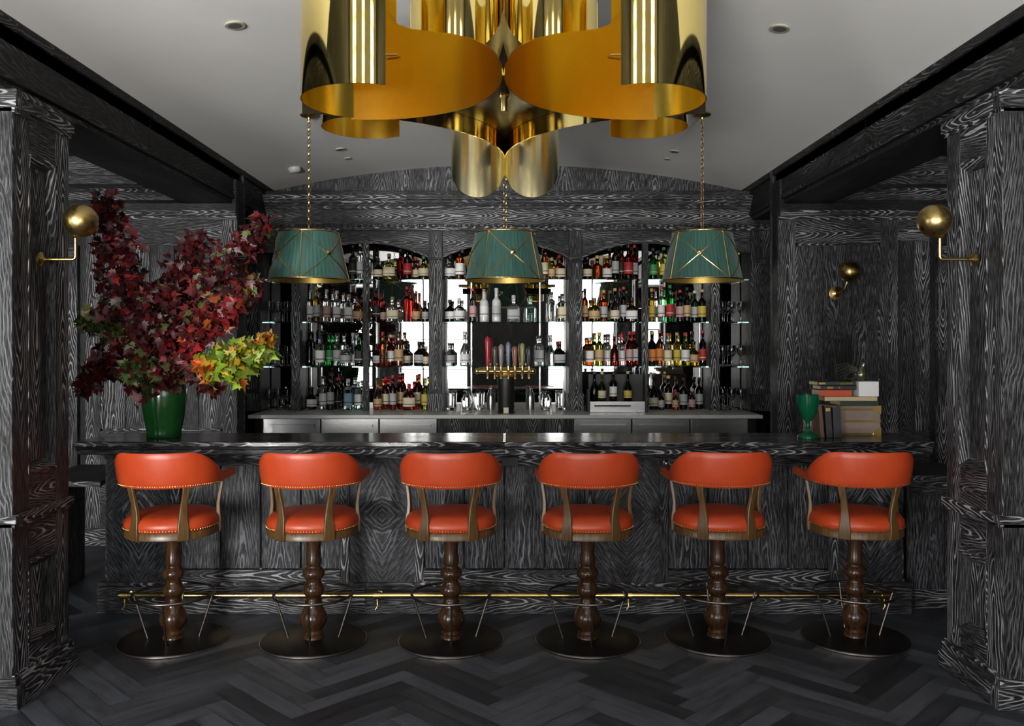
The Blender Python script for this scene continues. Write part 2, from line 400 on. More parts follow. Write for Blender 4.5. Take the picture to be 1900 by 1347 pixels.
def side_back_wall(s, nm):
    y = 7.1; mb = MB(); lo, hi = sorted((s*2.22, s*4.6))
    mb.box(lo, hi, y, y+0.14, 0, 3.0, WOOD_DARK, 'z')
    # the return of the wall into the bar recess
    mb.box(s*2.22, s*2.36, y+0.14, 7.3, 0, 3.12, WOOD, 'z')
    inner, outer = s*2.22, s*3.46
    if s < 0:
        framed_wall(mb, outer, inner, 0.14, 2.67, y, 5, stile=0.12, top=0.19, bot=0.80)
        mb.box(outer+0.12, inner-0.12, y-0.022, y, 0.80, 0.83, WOOD, 'x')
    else:
        framed_wall(mb, 2.22, 3.20, 0.14, 2.67, y, 3, stile=0.14, top=0.19, bot=0.80, pm=WOOD_FINE)
        mb.box(3.20, 3.34, y-0.01, y, 0.94, 2.55, WOOD_DARK, 'z')
        mb.box(3.20, 3.46, y-0.03, y, 0.14, 0.94, WOOD, 'x')
        mb.box(3.20, 3.46, y-0.03, y, 2.50, 2.67, WOOD, 'x')
        mb.box(3.34, 3.46, y-0.03, y, 0.94, 2.50, WOOD, 'z')
        # dark recessed grille below the wall lamp
        mb.box(2.58, 2.82, y-0.016, y, 1.30, 1.70, BLACK, 'z')
        for i in range(9): mb.box(2.585+i*0.026, 2.597+i*0.026, y-0.02, y-0.012, 1.31, 1.69, WOOD_DARK, 'z')
    # cornice and base
    mb.box(lo, hi, y-0.045, y, 2.67, 2.70, WOOD, 'x'); mb.box(lo, hi, y-0.075, y, 2.70, 2.745, WOOD, 'x'); mb.box(lo, hi, y-0.06, y, 2.745, 3.0, WOOD_DARK, 'x')
    mb.box(lo, hi, y-0.045, y, 0, 0.12, WOOD, 'x'); mb.box(lo, hi, y-0.035, y, 0.12, 0.145, WOOD, 'x')
    tag(mb.build(f'wall_back_{nm}', bevel=0.002), f'black limed oak panelled wall at the {nm} of the back bar', 'wall', kind='structure')
    # door with casing in the aisle
    d = thing('door_1' if s < 0 else 'door_2', f'black oak door with small brass lever, {nm} aisle', 'door', (0, 0, 0), kind='structure')
    mb = MB(); a, b = sorted((s*3.62, s*4.42)); h0, h1 = sorted((s*3.50, s*3.62))
    mb.box(a-0.1, b+0.1, y-0.05, y-0.001, 2.36, 2.46, WOOD, 'x'); mb.box(a-0.1, a, y-0.05, y-0.001, 0, 2.36, WOOD, 'z'); mb.box(b, b+0.1, y-0.05, y-0.001, 0, 2.36, WOOD, 'z')
    mb.build('door_frame', d, bevel=0.002)
    mb = MB(); framed_wall(mb, a+0.004, b-0.004, 0.01, 2.355, y-0.002, 3, stile=0.11, top=0.12, bot=0.9)
    mb.build('door_leaf', d, bevel=0.002)
    mb = MB(); hx = s*3.66
    mb.lathe([(0.026, 0), (0.026, 0.008), (0.012, 0.010), (0.012, 0.05)], BRASS, (hx, y-0.03, 0.88), 16, M=Matrix.Rotation(PI/2, 3, 'X'))
    mb.tube([(hx, y-0.075, 0.88), (hx+s*0.10, y-0.075, 0.88)], 0.009, BRASS)
    mb.build('door_handle', d)
side_back_wall(-1, 'left'); side_back_wall(1, 'right')

def outer_walls():
    for s, nm in ((-1, 'left'), (1, 'right')):
        mb = MB(); a, b = s*4.6, s*4.75
        seg = [(2.6, 7.2, 0, 3.1)] + ([(YW, 0.6, 0, 3.1), (0.6, 2.6, 0, 0.45), (0.6, 2.6, 2.65, 3.1)] if s < 0 else [(YW, 2.6, 0, 3.1)])
        for (y0, y1, z0, z1) in seg:
            n = max(1, round((y1-y0)/0.5))
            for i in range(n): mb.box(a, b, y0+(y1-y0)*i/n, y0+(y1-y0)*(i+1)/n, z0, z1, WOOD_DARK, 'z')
        tag(mb.build(f'wall_{nm}'), f'dark oak boarded outer wall of the {nm} aisle', 'wall', kind='structure')
    # window wall behind the viewer: tall entrance hall with a lower and an upper row of windows
    mb = MB(); y0, y1 = YW-0.12, YW
    WALLP = simple('entrance_wall_paint', (0.48, 0.46, 0.40), 0.7, nz=0.05)
    def row(wins, za, zb, X):
        last = -X
        for (wx, ww, z0, z1, p) in wins:
            mb.box(last, wx-ww/2, y0, y1, za, zb, WALLP); last = wx+ww/2
            mb.box(wx-ww/2, wx+ww/2, y0, y1, za, z0, WALLP); mb.box(wx-ww/2, wx+ww/2, y0, y1, z1, zb, WALLP)
        mb.box(last, X, y0, y1, za, zb, WALLP)
    WP = WALLP; WALLP = WOOD_DARK; row(WINS, 0, 3.3, 4.75); WALLP = WP; row(UPW, 3.3, 5.7, 4.75)
    tag(mb.build('wall_front'), 'wall with tall windows facing the bar', 'wall', kind='structure')
    mb = MB()
    for s in (-1, 1): mb.box(s*2.64, s*2.75, YW, 1.6, 3.1, 5.7, WOOD_DARK)
    mb.box(-2.64, 2.64, 1.5, 1.6, 3.5, 5.7, WALLP); mb.box(-2.75, 2.75, YW-0.12, 1.6, 5.7, 5.8, PLASTER)
    for i in range(24):
        a = -XB+2*XB*i/24; b = a+2*XB/24; za = 3.36-0.25*(a/XB)**2+0.004; zb = 3.36-0.25*(b/XB)**2+0.004
        mb.face([(a, 1.499, za), (b, 1.499, zb), (b, 1.499, 3.5), (a, 1.499, 3.5)], None, WALLP)
    tag(mb.build('ceiling'), 'high pale ceiling and upper walls of the entrance hall', 'ceiling', kind='structure')
    PAINT = simple('window_frame_paint', (0.04, 0.04, 0.045), 0.4)
    for i, (wx, ww, z0, z1, p) in enumerate(WINS+UPW):
        mb = MB(); a, b = wx-ww/2, wx+ww/2; t = 0.05
        mb.box(a, a+t, y0+0.02, y1+0.02, z0, z1, PAINT); mb.box(b-t, b, y0+0.02, y1+0.02, z0, z1, PAINT)
        mb.box(a+t, b-t, y0+0.02, y1+0.02, z0, z0+t, PAINT); mb.box(a+t, b-t, y0+0.02, y1+0.02, z1-t, z1, PAINT)
        k = 3 if ww > 1.5 else 2
        for j in range(1, k): mb.box(a+ww*j/k-0.016, a+ww*j/k+0.016, y0+0.03, y1, z0+t, z1-t, PAINT)
        for j in range(1, 4): mb.box(a+t, b-t, y0+0.035, y1-0.01, z0+(z1-z0)*j/4-0.012, z0+(z1-z0)*j/4+0.012, PAINT)
        tag(mb.build(f'window_{i+1}'), 'tall gridded window facing the bar', 'window', kind='structure')
outer_walls()

# crossbeams of the aisle ceilings
def crossbeams():
    n = 3
    for s, nm in ((-1, 'left'), (1, 'right')):
        for y, what in ((6.3, 'nearer'), (6.98, 'farther')):
            mb = MB(); a, b = sorted((s*2.66, s*4.6))
            mb.box(a, b, y-0.11, y+0.05, 2.80, 3.0, WOOD, 'x'); mb.box(a, b, y-0.13, y+0.05, 2.86, 2.90, WOOD, 'x')
            tag(mb.build(f'trim_{n}', bevel=0.002), f'{what} black oak crossbeam of the {nm} aisle ceiling', 'beam', kind='structure'); n += 1
crossbeams()

# ------------------------------------------------------------------ the pilasters
def pilaster(s, y0, y1, num, nm):
    mb = MB(); xi = s*XB; xo = s*(XB+0.40)
    rec = s*0.028
    a, b = y0+0.125, y1-0.13
    # core behind the recessed panels
    mb.box(xi+rec, xo, y0, y1, 0, 2.80, WOOD, 'z')
    # front face board
    mb.box(xi, xo, y0-0.012, y0, 0.1, 2.72, WOOD, 'z')
    # frame of the inner face
    for (p, q) in ((y0, a), (b, y1)): mb.box(xi, xi+rec*1.01, p, q, 0.1, 2.80, WOOD, 'z')
    for (p, q) in ((0.1, 0.25), (0.63, 0.845), (0.845, 1.05), (2.53, 2.80)): mb.box(xi, xi+rec*1.01, a, b, p, q, WOOD, 'y')
    # raised moulding round each recess: sloping strips
    for (z0, z1) in ((0.25, 0.63), (1.05, 2.53)):
        t = 0.042; e = s*0.005
        f0 = [(xi-e, a), (xi-e, b)]
        A = [(xi-e, a-0.008, z0-0.008), (xi-e, b+0.008, z0-0.008), (xi-e, b+0.008, z1+0.008), (xi-e, a-0.008, z1+0.008)]
        C = [(xi-e, a+0.006, z0+0.006), (xi-e, b-0.006, z0+0.006), (xi-e, b-0.006, z1-0.006), (xi-e, a+0.006, z1-0.006)]
        D = [(xi+rec*0.95, a+t, z0+t), (xi+rec*0.95, b-t, z0+t), (xi+rec*0.95, b-t, z1-t), (xi+rec*0.95, a+t, z1-t)]
        for i in range(4):
            j = (i+1) % 4; ov = R.uniform(0, 30)
            for P_, Q_, u0, u1 in ((A, C, 0, 0.016), (C, D, 0.016, 0.07)):
                l = math.dist(P_[i], P_[j])
                mb.face([P_[i], P_[j], Q_[j], Q_[i]], [(u0, ov), (u0, ov+l), (u1, ov+l-0.04), (u1, ov+0.04)], WOOD)
            # edge of the moulding
            B = [(xi, p[1], p[2]) for p in A]
            mb.face([B[i], B[j], A[j], A[i]], [(0, 0), (0, 1), (0.005, 1), (0.005, 0)], WOOD)
    # dado rail, base, capital wrap round
    def wrap(z0, z1, e, g=1):
        mb.box(xi-s*e, xo, y0-e, y0+0.03, z0, z1, WOOD, 'x')
        mb.box(xi-s*e, xi+s*0.02, y0+0.03, y1+e*0.6, z0, z1, WOOD, 'y')
    wrap(0.835, 0.872, 0.022); wrap(0.815, 0.835, 0.012)
    wrap(0.0, 0.10, 0.035); wrap(0.10, 0.135, 0.02); wrap(0.135, 0.15, 0.010)
    wrap(2.70, 2.72, 0.012); wrap(2.72, 2.775, 0.024); wrap(2.775, 2.80, 0.03)
    tag(mb.build(f'trim_{num}', bevel=0.0025), f'{nm} panelled pilaster of black limed oak under the beam', 'pilaster', kind='structure')
pilaster(-1, 3.91, 4.40, 7, 'left'); pilaster(1, 3.91, 4.40, 8, 'right')
# the next pair stands nearer the windows, seen only in the brass and the mirror
pilaster(-1, -1.6, -1.1, 9, 'nearer left'); pilaster(1, -1.6, -1.1, 10, 'nearer right')

# ------------------------------------------------------------------ back wall: gable and backing
def gable():
    mb = MB(); y = 8.2
    n = 24; w = 2*2.6/n
    for i in range(n):
        a = -2.6+i*w; b = a+w
        zs = lambda x: (3.38-0.25*(x/XB)**2) if abs(x) < XB else 3.15
        pts = [(a+0.003, 3.0), (b-0.003, 3.0), (b-0.003, zs(b)), ((a+b)/2, zs((a+b)/2)), (a+0.003, zs(a))]
        ov = R.uniform(0, 40); q = (a+b)/2
        mb.face([(p[0], y, p[1]) for p in pts], [(p[0]-q, p[1]+ov) for p in pts], WOOD_FINE)
    mb.box(-2.6, 2.6, y+0.002, y+0.05, 2.95, 3.5, BLACK, 'z')
    mb.box(-2.75, 2.75, 8.42, 8.52, 0, 3.15, WOOD_DARK, 'z')
    for s in (-1, 1):
        mb.box(s*2.52, s*2.75, 7.24, 8.42, 0, 3.15, WOOD_DARK, 'z')
    mb.box(-2.6, 2.6, 7.24, 8.2, 3.0+0.12, 3.14, BLACK) if False else None
    tag(mb.build('wall_back'), 'arched gable of vertical black oak planks above the back bar', 'wall', kind='structure')
gable()

# ------------------------------------------------------------------ back bar cabinet
SH = [1.445, 1.86, 2.26]
ZC = 1.035
def back_bar():
    t = thing('back_bar_cabinet', 'black oak arched display cabinet with mirrored back and glass shelves on the back counter', 'cabinet', (CX, 8.0, ZC))
    def L(mb, name, **k):
        o = mb.build(name, t, **k)
        o.location = (-CX*0, 0, 0); o.matrix_parent_inverse = Matrix.Identity(4)
        return o
    YF, YB = 0.0, 0.33     # local y: front plane and mirror
    z = lambda a: a-ZC
    # posts (local x)
    def post(x0, x1, d=0.33, g=WOOD, proud=0.0, z1=2.70):
        mb = MB(); mb.box(x0, x1, YF-proud, YF-proud+d, 0, z(z1), g, 'z')
        if x1-x0 > 0.1:
            mb.box(x0-0.012, x1+0.012, YF-proud-0.02, YF+0.02, 0, 0.16, g, 'z')
            mb.box(x0-0.010, x1+0.010, YF-proud-0.016, YF+0.02, z(2.43), z(2.455), g, 'x')
            mb.box(x0+0.03, x1-0.03, YF-proud-0.008, YF, 0.2, z(2.40), g, 'z')
        L(mb, 'post', bevel=0.003)
    for s in (-1, 1):
        for (a, b) in ((0.585, 0.71), (1.90, 1.98)):
            post(*sorted((s*a, s*b)), proud=0.03)
        post(*sorted((s*1.27, s*1.325)), d=0.06, proud=0.0, z1=2.62)
        post(*sorted((s*2.27, s*2.48)), proud=0.03)
    # arched headers
    def arch(x0, x1, zs, zc, zt):
        mb = MB(); N = 24; ov = R.uniform(0, 40)
        for i in range(N):
            xa = x0+(x1-x0)*i/N; xb = x0+(x1-x0)*(i+1)/N
            f = lambda x: zs+(zc-zs)*(1-((x-(x0+x1)/2)/((x1-x0)/2))**2)
            for (ya, m_) in ((YF-0.005, WOOD),):
                mb.face([(xa, ya, z(f(xa))), (xb, ya, z(f(xb))), (xb, ya, z(zt)), (xa, ya, z(zt))],
                        [(f(xa)-zt+0.12, xa+ov), (f(xb)-zt+0.12, xb+ov), (0.12, xb+ov), (0.12, xa+ov)], m_)
            mb.face([(xa, YF+0.04, z(f(xa))), (xa, YF+0.04, z(zt)), (xb, YF+0.04, z(zt)), (xb, YF+0.04, z(f(xb)))], None, WOOD_DARK)
            mb.face([(xa, YF-0.005, z(f(xa))), (xa, YF+0.04, z(f(xa))), (xb, YF+0.04, z(f(xb))), (xb, YF-0.005, z(f(xb)))], [(0, xa), (.04, xa), (.04, xb), (0, xb)], WOOD)
            # bead along the arch
            g = lambda x: f(x)+0.0
            mb.face([(xa, YF-0.014, z(g(xa))), (xb, YF-0.014, z(g(xb))), (xb, YF-0.014, z(g(xb)+0.016)), (xa, YF-0.014, z(g(xa)+0.016))], [(0, xa), (0, xb), (.016, xb), (.016, xa)], WOOD)
            mb.face([(xa, YF-0.014, z(g(xa)+0.016)), (xb, YF-0.014, z(g(xb)+0.016)), (xb, YF-0.004, z(g(xb)+0.016)), (xa, YF-0.004, z(g(xa)+0.016))], None, WOOD)
            mb.face([(xa, YF-0.014, z(g(xa))), (xa, YF-0.004, z(g(xa))), (xb, YF-0.004, z(g(xb))), (xb, YF-0.014, z(g(xb)))], None, WOOD)
        L(mb, 'arched_header')
    arch(-1.90, -0.71, 2.45, 2.59, 2.72); arch(-0.585, 0.585, 2.45, 2.60, 2.72); arch(0.71, 1.90, 2.45, 2.59, 2.72)
    for s in (-1, 1):
        mb = MB(); mb.box(*sorted((s*1.98, s*2.27)), YF-0.005, YF+0.04, z(2.50), z(2.72), WOOD, 'x'); L(mb, 'header')
    # cornice
    mb = MB(); X = 2.5
    for i, (a, b) in enumerate(((-X, -0.9), (-0.9, 0.9), (0.9, X))):
        mb.box(a, b, YF-0.05, YF+0.2, z(2.70), z(2.72), WOOD, 'x')
        mb.box(a, b, YF-0.035, YF+0.2, z(2.72), z(2.76), WOOD, 'x')
        mb.box(a, b, YF-0.03, YF+0.2, z(2.76), z(2.90), WOOD, 'x')
        mb.box(a, b, YF-0.05, YF+0.2, z(2.90), z(2.925), WOOD, 'x')
        mb.box(a, b, YF-0.09, YF+0.2, z(2.95), z(2.975), WOOD, 'x'); mb.box(a, b, YF-0.07, YF+0.2, z(2.925), z(2.95), WOOD_DARK, 'x')
        mb.box(a, b, YF-0.12, YF+0.2, z(2.975), z(3.02), WOOD, 'x')
        mb.box(a, b, YF-0.02, YF+0.2, z(3.02), z(3.07), WOOD_DARK, 'x'); 
    k = -X+0.03
    while k < X:   # dentils
        mb.box(k, k+0.03, YF-0.055, YF-0.028, z(2.735), z(2.755), WOOD_DARK, 'z'); k += 0.055
    L(mb, 'cornice', bevel=0.002)
    # mirrored back
    mb = MB()
    mb.box(-1.90, 1.90, YB, YB+0.012, 0, z(2.70), MIRROR)
    L(mb, 'mirror')
    mb = MB()
    for s in (-1, 1): mb.box(*sorted((s*1.98, s*2.27)), YB, YB+0.01, 0, z(2.70), SMOKED, 'z')
    mb.box(-2.5, 2.5, YB+0.014, YB+0.05, 0, z(2.70), WOOD_DARK, 'z')
    L(mb, 'back_panel')
    # metal shelf standards in front of the mirror
    for s in (-1, 1):
        for x in (0.33, 0.70+0.03, 0.58-0.02, 1.245, 1.35, 1.88):
            mb = MB(); mb.box(s*x-0.006, s*x+0.006, YB-0.012, YB, 0, z(2.5), STEEL); L(mb, 'shelf_standard')
    # glass shelves
    for (a, b) in ((-1.89, -1.327), (-1.268, -0.712), (-0.583, 0.583), (0.712, 1.268), (1.327, 1.89), (-2.265, -1.985), (1.985, 2.265)):
        for h in SH:
            mb = MB(); mb.box(a, b, YF+0.03, YB-0.013, z(h)-0.010, z(h), SHELF_GLASS); L(mb, 'glass_shelf')
    return t
back_bar()

def back_counter():
    t = thing('back_counter', 'long low back counter with pale stone top and stainless steel drawers behind the bar', 'counter', (CX, 7.5, 0))
    mb = MB(); mb.box(-2.24, 2.24, 0, 0.90, ZC-0.032, ZC, STONE, 'x'); mb.build('worktop', t, bevel=0.004)
    mb = MB()
    mb.box(-2.2, 2.2, 0.07, 0.88, 0.09, ZC-0.034, BLACK)
    mb.box(-2.18, 2.18, 0.10, 0.88, 0, 0.09, BLACK)
    for i in range(5): mb.box(-0.575+i*0.23+0.002, -0.575+(i+1)*0.23-0.002, 0.045, 0.068, 0.10, ZC-0.034, WOOD, 'z')
    mb.build('cabinet_body', t)
    for s in (-1, 1):
        for k in range(3):
            a = 0.60+k*0.51; x0, x1 = sorted((s*a, s*(a+0.50)))
            for (z0, z1) in ((0.12, 0.53), (0.54, ZC-0.036)):
                m = MB(); m.box(x0, x1, 0.04, 0.069, z0, z1, STEEL)
                d = m.build('drawer_front', t, bevel=0.003)
                m = MB(); m.box(x0+0.05, x1-0.05, 0.012, 0.022, z1-0.07, z1-0.05, STEEL)
                for xx in (x0+0.06, x1-0.07): m.box(xx, xx+0.01, 0.02, 0.041, z1-0.066, z1-0.054, STEEL)
                m.build('handle', d)
back_counter()

# ------------------------------------------------------------------ the bar
def bar():
    t = thing('bar_counter', 'long black limed oak bar with chevron panels, moulded top and brass foot rail', 'bar', (-0.02, 5.3, 0))
    y = 0.0; X = 2.45
    # countertop with stepped edge
    mb = MB()
    for (a, b) in ((-2.50, 0.0), (0.0, 2.50)):
        mb.box(a, b, -0.30, 0.22, 1.052, 1.083, WOOD_TOP, 'x')
        mb.box(a, b, -0.285, 0.20, 1.036, 1.053, WOOD_DARK, 'x')
        mb.box(a, b, -0.27, 0.19, 1.004, 1.037, WOOD, 'x')
    mb.build('countertop', t, bevel=0.006)
    mb = MB(); mb.box(-X+0.01, X-0.01, 0.02, 0.20, 0, 1.006, WOOD_DARK, 'z')
    mb.box(-X, X, -0.06, 0.02, 0.975, 1.006, WOOD_DARK, 'x'); mb.box(-X, X, -0.03, 0.02, 0.95, 0.975, WOOD, 'x')
    mb.build('carcass', t)
    mb = MB()
    for (a, b) in ((-2.49, -0.85), (-0.85, 0.8), (0.8, 2.49)):
        mb.box(a, b, -0.035, 0.03, 0, 0.165, WOOD, 'x'); mb.box(a, b, -0.022, 0.03, 0.165, 0.19, WOOD, 'x')
    for s in (-1, 1): mb.box(*sorted((s*2.44, s*2.49)), 0.03, 0.2, 0, 0.19, WOOD, 'y')
    mb.build('plinth', t, bevel=0.004)
    # chevron panels: four mitred quarters with diagonal grain
    cw = 0.20; z0, z1 = 0.19, 0.95; zm = 0.60
    for c in (-2.245, -0.75, 0.75, 2.245):
        mb = MB()
        for sx in (-1, 1):
            strips = 2
            for k in range(strips):
                a = c+sx*cw*k/strips; b = c+sx*cw*(k+1)/strips
                for (p, q, sg) in ((z0, zm, 1), (zm, z1, -1)):
                    ov = R.uniform(0, 30)
                    pts = [(a, p), (b, p), (b, q), (a, q)]
                    th = math.radians(38)
                    def uv(P):
                        dx = (P[0]-c)*sx; dz = (P[1]-zm)*sg
                        # along: the direction (dx, dz) rising away from the middle
                        return (dx*math.cos(th)-dz*math.sin(th)-0.1, dx*math.sin(th)+dz*math.cos(th)+3.7*c+k*0.6+9)
                    mb.face([(P[0], -0.006, P[1]) for P in pts], [uv(P) for P in pts], WOOD_FINE)
                    mb.face([(P[0], 0.019, P[1]) for P in reversed(pts)], None, WOOD_FINE)
        mb.build('chevron_panel', t)
    # plank panels with frames between the chevrons
    for (a, b, n) in ((-2.045, -0.95, 4), (-0.55, 0.55, 4), (0.95, 2.045, 4)):
        mb = MB(); st = 0.055
        for (p, q) in ((a, a+st), (b-st, b)): mb.box(p, q, -0.018, 0.02, z0, z1, WOOD, 'z')
        mb.box(a+st, b-st, -0.018, 0.02, z0, z0+0.075, WOOD, 'x'); mb.box(a+st, b-st, -0.018, 0.02, z1-0.045, z1, WOOD, 'x')
        w = (b-a-2*st)/n
        for i in range(n):
            mb.box(a+st+i*w+0.004, a+st+(i+1)*w-0.004, 0.0, 0.02, z0+0.075, z1-0.045, WOOD_FINE, 'z')
        mb.box(a+st, b-st, 0.0, 0.012, z0+0.075, z0+0.085, WOOD, 'x')
        mb.build('plank_panel', t, bevel=0.003)
    # end faces
    for s in (-1, 1):
        mb = MB(); mb.box(*sorted((s*2.44, s*2.452)), 0.0, 0.2, 0.19, 0.975, WOOD, 'z'); mb.build('end_panel', t)
    # electrical box and two coat hooks under the top
    mb = MB(); mb.box(-0.017, 0.085, -0.045, -0.015, 0.905, 0.962, BLACK); mb.build('outlet_box', t, bevel=0.003)
    for x in (-0.98, 0.985):
        mb = MB()
        mb.lathe([(0.016, 0), (0.016, 0.006), (0.006, 0.01), (0.006, 0.04), (0.012, 0.045), (0.010, 0.055), (0.0005, 0.058)], STEEL, (x, -0.018, 0.925), 14, M=Matrix.Rotation(PI/2, 3, 'X'))
        mb.build('coat_hook', t)
    # foot rail
    mb = MB(); mb.tube([(-2.30, -0.15, 0.15), (2.30, -0.15, 0.15)], 0.017, BRASS, 16)
    rail = mb.build('foot_rail', t)
    for x in (-2.27, -0.76, 0.74, 2.27):
        mb = MB()
        mb.tube([(x, -0.03, 0.12), (x, -0.07, 0.10), (x, -0.11, 0.105), (x, -0.145, 0.128)], 0.010, BRASS)
        mb.lathe([(0.026, 0), (0.026, 0.006), (0.012, 0.012)], BRASS, (x, -0.036, 0.12), 14, M=Matrix.Rotation(PI/2, 3, 'X'))
        mb.lathe([(0.023, -0.02), (0.023, 0.02)], BRASS, (x, -0.15, 0.15), 16, M=Matrix.Rotation(PI/2, 3, 'Y'))
        mb.tube([(x, -0.145, 0.13), (x+0.004, -0.15, 0.085), (x-0.01, -0.152, 0.066)], 0.006, BRASS)
        mb.build('rail_bracket', rail)
bar()

def side_ledges():
    # lift-up flap at the left end, panelled half-height cabinet at the right end
    t = thing('bar_flap', 'low black oak hinged flap bridging the left end of the bar', 'counter', (-2.74, 5.35, 0.80))
    mb = MB(); mb.box(-0.25, 0.22, 0, 0.75, -0.028, 0, WOOD_DARK, 'y'); mb.box(-0.25, 0.22, -0.015, 0.012, -0.035, 0.0, WOOD, 'x'); mb.build('flap_board', t, bevel=0.004)
    mb = MB(); mb.box(-0.29, -0.25, 0.0, 0.75, -0.80, 0.0, WOOD, 'z'); mb.build('hinge_post', t, bevel=0.003)
    t = thing('side_cabinet', 'half-height black oak cabinet at the right end of the bar', 'cabinet', (2.72, 5.40, 0))
    mb = MB(); mb.box(-0.235, 0.26, -0.03, 0.55, 0.80, 0.832, WOOD, 'x'); mb.build('cabinet_top', t, bevel=0.004)
    mb = MB(); mb.box(-0.225, 0.25, 0, 0.52, 0, 0.80, WOOD_DARK, 'z')
    for i in range(2): mb.box(-0.22+i*0.235, 0.01+i*0.235, -0.012, 0.0, 0.12, 0.72, WOOD_FINE, 'z')
    mb.box(-0.225, 0.25, -0.02, 0, 0.72, 0.80, WOOD, 'x'); mb.box(-0.225, 0.25, -0.02, 0, 0, 0.12, WOOD, 'x'); mb.build('cabinet_body', t, bevel=0.003)
side_ledges()

# ------------------------------------------------------------------ bar stools
def build_stool():
    t = thing('bar_stool', 'x', 'bar stool')
    mb = MB(); mb.lathe([(0.001, 0.0), (0.288, 0.0), (0.290, 0.006), (0.288, 0.013), (0.275, 0.017), (0.001, 0.020)], BRONZE, segs=72, caps=False)
    base = mb.build('base', t)
    mb = MB(); mb.lathe([(0.2885, 0.004), (0.2925, 0.004), (0.2925, 0.010), (0.2885, 0.010), (0.2885, 0.004)], EDGE, segs=72, caps=False); mb.build('rim', base)
    pr = [(0.060, 0.018), (0.060, 0.026), (0.055, 0.032), (0.051, 0.036), (0.054, 0.046), (0.050, 0.052), (0.045, 0.060), (0.047, 0.066), (0.058, 0.080), (0.068, 0.096),
          (0.074, 0.112), (0.0765, 0.126), (0.074, 0.142), (0.067, 0.160), (0.058, 0.176), (0.050, 0.190), (0.046, 0.200), (0.047, 0.208), (0.047, 0.226), (0.043, 0.232), (0.041, 0.246),
          (0.048, 0.256), (0.056, 0.268), (0.0595, 0.282), (0.058, 0.296), (0.050, 0.310), (0.043, 0.322), (0.041, 0.332), (0.043, 0.344), (0.052, 0.354), (0.060, 0.366), (0.0615, 0.379),
          (0.058, 0.392), (0.048, 0.404), (0.039, 0.412), (0.038, 0.420), (0.043, 0.428), (0.044, 0.438), (0.0435, 0.450), (0.041, 0.470), (0.0385, 0.490), (0.0385, 0.515), (0.042, 0.545), (0.048, 0.575), (0.052, 0.60)]
    mb = MB(); mb.lathe(pr, TURNED, segs=40); mb.build('pedestal', t)
    mb = MB(); ring = [(0.218*math.cos(2*PI*k/56), 0.218*math.sin(2*PI*k/56), 0.262) for k in range(56)]
    mb.tube(ring, 0.0075, IRON, 10, closed=True); fr = mb.build('foot_ring', t)
    for k in range(4):
        a = k*PI/2+math.radians(4)
        mb = MB(); mb.tube([(0.213*math.cos(a), 0.213*math.sin(a), 0.256), (0.138*math.cos(a), 0.138*math.sin(a), 0.017)], 0.0062, IRON, 8); mb.build('strut', t)
    # seat frame and cushion
    SR = 0.245
    mb = MB(); mb.lathe([(0.05, 0.600), (0.225, 0.600), (SR, 0.606), (SR, 0.642), (SR-0.006, 0.648), (0.05, 0.648)], WALNUT, segs=64, power=2.35); mb.build('seat_frame', t)
    mb = MB(); mb.lathe([(0.235, 0.645), (0.246, 0.655), (0.249, 0.672), (0.245, 0.692), (0.232, 0.710), (0.205, 0.722), (0.16, 0.730), (0.10, 0.734), (0.04, 0.736), (0.001, 0.7365)], LEATHER, segs=64, power=2.35, caps=False)
    seat = mb.build('seat', t)
    def se(a, r, p=2.35):
        ca, sa = math.cos(a), math.sin(a); q = (abs(ca)**p+abs(sa)**p)**(-1/p); return (r*q*ca, r*q*sa)
    mb = MB()
    for k in range(100):
        x, y = se(2*PI*k/100, 0.250); mb.sphere((x, y, 0.657), 0.0038, BRASS_OLD, 6)
    mb.build('nail_trim', seat)
    # back band: angle measured from the back (-y); runs from arm end to arm end
    TH = math.radians(128); N = 60
    rings = []
    for i in range(N+1):
        u = -1+2*i/N; fwd = max(0.0, (abs(u)-0.70)/0.30)*0.215; th = math.copysign(min(abs(u)/0.70, 1)*PI/2, u)
        au = abs(u)
        k = max(0.0, (au-0.26)/0.50); k = min(1, k); k = k*k*(3-2*k)
        bot = 0.885+0.006*au; top = 1.078*(1-k)+0.936*k
        if au > 0.6: bot = 0.885+0.012*(au-0.6)/0.4
        rad = 0.262+0.012*math.cos(th)       # a little fuller at the back
        thick = 0.030*(1-k)+0.027*k
        lean = 0.030*(1-k)
        # squarer plan
        p = 2.3; sx_, cy_ = math.sin(th), -math.cos(th)
        q = (abs(sx_)**p+abs(cy_)**p)**(-1/p)
        yy = cy_*rad*q; xx = sx_*rad*q
        if th > math.radians(90) or th < -math.radians(90): pass
        nrm = Vector((sx_, cy_, 0)).normalized()
        c = Vector((xx*(1+0.05*fwd/0.215), yy+fwd, 0))
        hgt = top-bot; prof = []
        M = 14
        for j in range(M):
            a = 2*PI*j/M; ca, sa = math.cos(a), math.sin(a)
            px = abs(ca)**0.6*(1 if ca > 0 else -1)*thick*0.5; pz = abs(sa)**0.55*(1 if sa > 0 else -1)*hgt*0.5
            ze = (bot+top)/2+pz; f = (ze-bot)/hgt
            e = c+nrm*(px+lean*(f-0.3))
            prof.append((e.x, e.y, ze))
        if au > 0.985:
            cc = Vector((sum(p_[0] for p_ in prof)/M, sum(p_[1] for p_ in prof)/M, (bot+top)/2))
            prof = [tuple(cc+(Vector(p_)-cc)*0.6) for p_ in prof]
        rings.append(prof)
    mb = MB(); M = 14; b = 0
    for r_ in rings: mb.v += r_
    for i in range(N):
        for j in range(M):
            j2 = (j+1) % M
            mb.face(None, None, LEATHER, True, [i*M+j, i*M+j2, (i+1)*M+j2, (i+1)*M+j])
    mb.face(None, None, LEATHER, False, list(range(M))); mb.face(None, None, LEATHER, False, [N*M+j for j in reversed(range(M))])
